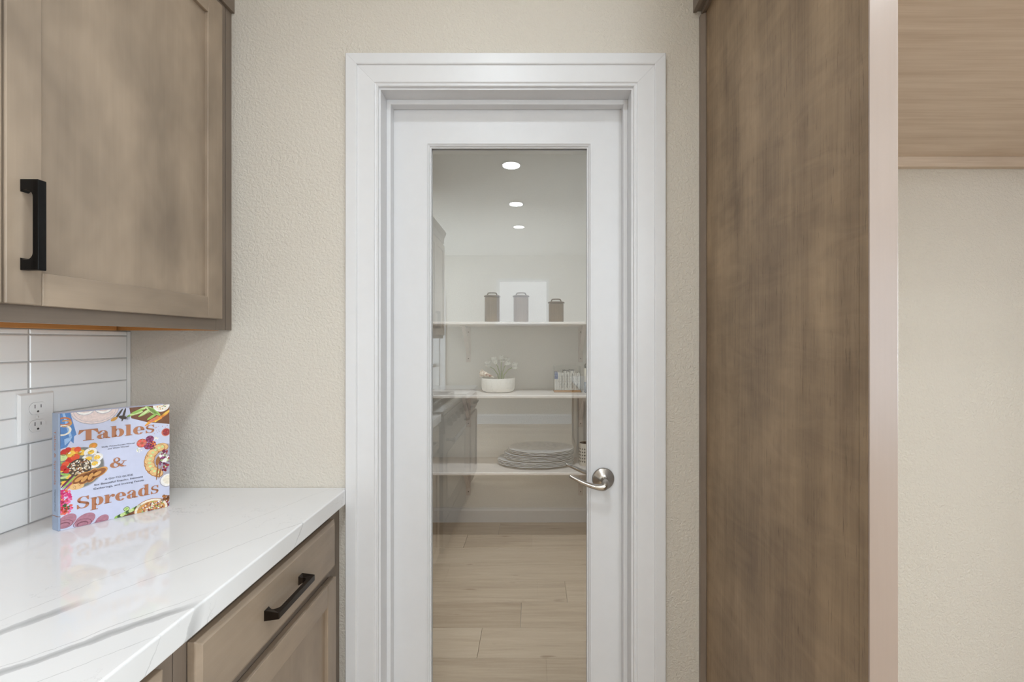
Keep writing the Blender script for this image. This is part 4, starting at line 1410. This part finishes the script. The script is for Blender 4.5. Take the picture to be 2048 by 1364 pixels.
# platters on the lowest shelf
plm = NT('grey_glazed_platter')
plm.set(color=plm.ramp(plm.noise(plm.coord((1, 1, 1)), 26, 4), [(0.3, srgb(180, 184, 190)), (0.62, srgb(202, 205, 209)), (0.75, srgb(150, 154, 160))]), rough=0.34)
plm = plm.m
plu = plain('shaded_platter_underside', srgb(98, 100, 104), 0.7)  # darker underside colour stands in for the shade between stacked rims
ordn = ['lowest', 'second from the bottom', 'third from the bottom', 'fourth from the bottom', 'fifth from the bottom', 'sixth from the bottom', 'fifth from the top', 'fourth from the top', 'third from the top', 'second from the top']


def platter(i, x, y, z, rx, ry):
    lab = f'large oval grey platter, {ordn[i]} in the stack' if i < 10 else 'oval grey platter with sunken well on top of the stack'
    n = 72
    prof_ = [(0.0, 0.0), (0.52, 0.0), (0.60, 0.002), (0.78, 0.010), (0.97, 0.0150), (1.0, 0.0165), (1.0, 0.0190), (0.97, 0.0188), (0.78, 0.0138), (0.62, 0.0062), (0.52, 0.0045), (0.0, 0.0045)]
    rings = []
    for q, h in prof_:
        ring = []
        for k in range(n):
            a = 2 * PI * k / n
            w = 1 + (0.010 * math.cos(18 * a + i) if q > 0.7 else 0)
            hz = h + (0.0011 * math.cos(18 * a + i * 2) if q > 0.9 else 0)
            ring.append((rx * q * w * math.cos(a), ry * q * w * math.sin(a), hz))
        rings.append(ring)
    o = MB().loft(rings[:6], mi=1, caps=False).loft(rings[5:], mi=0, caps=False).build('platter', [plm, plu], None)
    o.location = (x, y, z)
    tag(o, lab, 'platter', 'oval platters stacked on the lowest shelf')


zst = tops[2] + 0.0008
for i in range(11):
    if i < 4:
        rx, xc = 0.266, 0.020
    elif i < 8:
        rx, xc = 0.242, 0.043
    else:
        rx, xc = 0.230, 0.056
    if i == 4: zst += 0.0035
    if i == 8: zst += 0.003
    platter(i, xc + rs.uniform(-0.003, 0.003), 3.192, zst, rx, 0.172 * (0.93 + 0.07 * (rx / 0.266)))
    zst += 0.0092

# lattice tin
lt = thing('lattice_jar', (0.371, 3.17, tops[2] + 0.0004), 'cream cylindrical jar with black lattice pattern beside the platters', 'jar')
MB().lathe([(0, 0), (0.050, 0), (0.0515, 0.003), (0.0515, 0.150), (0.0505, 0.153), (0.0480, 0.153), (0.0475, 0.02), (0, 0.018)], (0, 0, 0), 48).build('jar_body', [plain('cream_glaze', srgb(226, 218, 204), 0.4)], lt, local=True)
MB().lathe([(0.0474, 0.150), (0.0474, 0.021), (0, 0.0192)], (0, 0, 0), 40).build('lining', plain('brown_lining', srgb(84, 62, 50), 0.5), lt, local=True)
m = MB()
nk, R_ = 20, 0.0518
for row in range(5):
    for k in range(nk):
        ac = 2 * PI * (k + 0.5 * 0) / nk
        zc = 0.030 + row * 0.0215
        pts = []
        for j in range(8):
            rr = 1.0 if j % 2 == 0 else 0.34
            aa = 2 * PI * j / 8
            pts.append((ac + 0.0072 / R_ * rr * math.cos(aa), zc + 0.0098 * rr * math.sin(aa)))
        m.add([(R_ * math.cos(a), R_ * math.sin(a), z) for a, z in pts] + [(R_ * math.cos(ac) * 1.002, R_ * math.sin(ac) * 1.002, zc)], [(j, (j + 1) % 8, 8) for j in range(8)])
m.build('lattice_pattern', M['black'], lt, local=True)

# ------------------------------------------------------------------ ceiling lamps
def downlight(x, y, z, label, watts, group, r=0.068):
    t = thing('ceiling_downlight', (x, y, z), label, 'light', group)
    MB().lathe([(r - 0.002, -0.0002), (r + 0.018, -0.0002), (r + 0.017, -0.004), (r + 0.004, -0.006), (r - 0.002, -0.004)], (0, 0, 0), 40).build('trim_ring', M['trim'], t, local=True)
    MB().lathe([(0, -0.0030), (r - 0.0005, -0.0030), (r - 0.0005, -0.0006), (0, -0.0006)], (0, 0, 0), 32).build('lens', M['lens'], t, local=True)
    L = area('downlight_lamp', (x, y, z - 0.008), (0, 0, 0), r * 2, r * 2, watts, WARM, math.radians(150), 'DISK')
    attach(L, t)
    return t


pos = ['first', 'second', 'third', 'fourth', 'fifth']
for i, y in enumerate((0.18, -0.82, -1.84, -2.77)):
    downlight(-0.173, y, CEIL, f'added round white downlight, {pos[i]} from the pantry door in the row along the counter', DOWN_W * 3.8, 'kitchen ceiling downlights')
for i, y in enumerate((0.18, -0.82, -1.84, -2.77, -3.75)):
    downlight(2.60, y, CEIL, f'added round white downlight, {pos[i]} from the refrigerator wall in the row across the island', DOWN_W, 'kitchen ceiling downlights')
for i, y in enumerate((-0.30, -1.84, -3.38)):  # unseen row added to light the refrigerator alcove
    downlight(1.25, y, CEIL, f'added round white downlight, {pos[i]} from the refrigerator wall in the row over the island', DOWN_W, 'kitchen ceiling downlights')
downlight(-0.15, 2.15, CEIL - 0.02, 'round white downlight in the pantry ceiling', PANTRY_W, None, 0.075)

M['globe'] = emit('added_opal_globe', (0.85, 0.93, 1.0, 1), 70)  # glow of the unseen pendants, added to brighten the alcove and tiles
for i, y in enumerate((-1.00, -1.75, -2.50)):
    t = thing('added_pendant', (1.0, y, 2.0), 'added opal globe pendant over the island, ' + ['nearest the pantry wall', 'middle of the three', 'farthest from the pantry wall'][i], 'lamp', 'added pendants over the island')
    MB().lathe([(0.0, -0.115)] + [(0.115 * math.cos(math.radians(a)), 0.115 * math.sin(math.radians(a))) for a in range(-80, 81, 16)] + [(0.0, 0.115)], (0, 0, 0), 24).build('globe', M['globe'], t, local=True)
    MB().lathe([(0, 0.1155), (0.035, 0.1155), (0.035, 0.150), (0.012, 0.165), (0, 0.165)], (0, 0, 0), 20).build('socket', M['black'], t, local=True)
    MB().tube([(0, 0, 0.1655), (0, 0, 0.5), (0, 0, CEIL - 2.0 - 0.021)], 0.004, 8).build('cord', M['black'], t, local=True)
    MB().lathe([(0, CEIL - 2.0 - 0.0205), (0.055, CEIL - 2.0 - 0.0205), (0.06, CEIL - 2.0 - 0.0005), (0, CEIL - 2.0 - 0.0005)], (0, 0, 0), 24).build('ceiling_rose', M['black'], t, local=True)

# ------------------------------------------------------------------ kitchen behind the camera (seen mirrored in the door glass)
rg = thing('range_cooker', (-0.83, -0.285, 0), 'stainless range between base cabinets, mirrored in the door glass', 'range')
RY0, RY1 = -0.742, 0.172
box('body', M['steel'], rg, XL + 0.004, -0.560, RY0, RY1, 0.10, 0.90, 0.002)
box('cooktop', M['dark_steel'], rg, XL + 0.004, -0.520, RY0, RY1, 0.9003, 0.925, 0.003)
box('toe_kick', M['black'], rg, XL + 0.05, -0.60, RY0, RY1, 0.0, 0.0995)
m = MB().prism([(-0.5595, 0.80), (-0.505, 0.80), (-0.515, 0.898), (-0.5595, 0.898)], 'xz', RY0, RY1)
cp = m.build('control_panel', M['steel'], rg, 0.003)
for k in range(6):
    MB().lathe([(0, 0), (0.022, 0), (0.021, 0.022), (0.018, 0.026), (0, 0.026)], (-0.508, RY0 + 0.10 + k * 0.143, 0.85), 24, 'x').build('knob', M['black'], cp)
od = box('oven_door', M['steel'], rg, -0.5595, -0.520, RY0 + 0.005, RY1 - 0.005, 0.27, 0.79, 0.003)
box('oven_window', M['dark_steel'], od, -0.5198, -0.5175, RY0 + 0.12, RY1 - 0.12, 0.36, 0.66, 0.001)
m = MB().tube([(-0.470, RY0 + 0.07, 0.745), (-0.470, RY1 - 0.07, 0.745)], 0.011, 12)
for yy in (RY0 + 0.10, RY1 - 0.10):
    m.tube([(-0.519, yy, 0.745), (-0.470, yy, 0.745)], 0.008, 8)
m.build('oven_handle', M['steel'], od)
dw = box('drawer', M['steel'], rg, -0.5595, -0.520, RY0 + 0.005, RY1 - 0.005, 0.105, 0.26, 0.003)
for k in range(3):
    y0 = RY0 + 0.03 + k * 0.29
    m = MB()
    for j in range(5):
        m.box(-1.08 + j * 0.115, -1.068 + j * 0.115, y0, y0 + 0.27, 0.935, 0.950)
    m.box(-1.08, -0.608, y0, y0 + 0.012, 0.9252, 0.9505)
    m.box(-1.08, -0.608, y0 + 0.258, y0 + 0.27, 0.9252, 0.9505)
    m.build('grate', M['black'], rg)

bc3 = thing('base_cabinet', (-0.85, -1.15, 0), 'greige base cabinet past the range, mirrored in the door glass', 'cabinet', 'base cabinets under the counter')
base_body(bc3, -1.545, -0.748)
for a, b in ((-1.535, -1.150), (-1.143, -0.758)):
    dd = slab_drawer(bc3, XBF + 0.001, XBD, a, b, 0.722, 0.852)
    put_pull(dd, XBD, (a + b) / 2, 0.788, M['bronze'], True)
    shaker_door(bc3, XBF + 0.001, XBD, a, b, 0.125, 0.697, st=0.05)
tag(box('countertop', M['quartz'], None, XL + 0.001, -0.528, -1.56, -0.747, CT - CTH, CT, 0.0022), 'white quartz countertop past the range, mirrored in the door glass', 'countertop')
uc2 = thing('upper_cabinet', (-1.0, -1.15, UB), 'greige upper cabinet past the range, mirrored in the door glass', 'cabinet')
upper_body(uc2, -1.55, -0.75)
for a, b, hy in ((-1.53, -1.153, -1.185), (-1.147, -0.77, -1.115)):
    dd = shaker_door(uc2, XF + 0.001, XD, a, b, 1.392, 2.240)
    put_pull(dd, XD, hy, 1.5225, M['black'])
MB().prism([(XF - 0.02, 2.267), (XF + 0.0085, 2.267), (XF + 0.0085, 2.32), (XF + 0.030, 2.36), (XF + 0.030, 2.375), (XF - 0.02, 2.375)], 'xz', -1.56, -0.75).build('crown_molding', M['cab_frame'], uc2, 0.0008)

isl = thing('kitchen_island', (0.95, -1.75, 0), 'kitchen island with white slab top, mirrored at the right of the door glass', 'island')
box('island_top', M['quartz'], isl, 0.452, 1.45, -2.75, -0.85, 0.872, 0.915, 0.0022)
box('island_body', M['panel'], isl, 0.485, 1.40, -2.71, -0.89, 0.10, 0.8715, 0.001)
box('toe_kick', M['cab_frame'], isl, 0.55, 1.34, -2.66, -0.94, 0.0, 0.0995)
for k in range(3):
    y0 = -2.70 + k * 0.605
    m = MB()
    for a in ((y0 + 0.01, y0 + 0.065, 0.13, 0.85), (y0 + 0.535, y0 + 0.59, 0.13, 0.85)):
        m.box(0.4665, 0.4848, *a)
    m.box(0.4665, 0.4848, y0 + 0.065, y0 + 0.535, 0.13, 0.19)
    m.box(0.4665, 0.4848, y0 + 0.065, y0 + 0.535, 0.79, 0.85)
    m.build('panel_frame', M['panel'], isl, 0.001)

d2_ = thing('door_2', (-1.9, FAR_Y, 0), 'white panelled door on the wall behind the camera', kind='structure')
box('door_leaf', M['door'], d2_, -2.30, -1.52, FAR_Y + 0.001, FAR_Y + 0.03, 0.01, 2.04)
for a in ((-2.20, -1.94, 1.05, 1.90), (-1.88, -1.62, 1.05, 1.90), (-2.20, -1.94, 0.20, 0.95), (-1.88, -1.62, 0.20, 0.95)):
    box('door_panel', M['door'], d2_, a[0], a[1], FAR_Y + 0.0302, FAR_Y + 0.036, a[2], a[3], 0.004)
for a in ((-2.40, -2.305, 0, 2.14), (-1.515, -1.42, 0, 2.14), (-2.305, -1.515, 2.045, 2.14)):
    box('door_casing', M['trim'], d2_, a[0], a[1], FAR_Y + 0.001, FAR_Y + 0.02, a[2], a[3], 0.002)
MB().lathe([(0, 0), (0.030, 0), (0.028, 0.01), (0.012, 0.014), (0.012, 0.035), (0.027, 0.045), (0.027, 0.06), (0, 0.066)], (-1.60, FAR_Y + 0.0305, 0.95), 24, 'y').build('door_knob', M['nickel'], d2_)
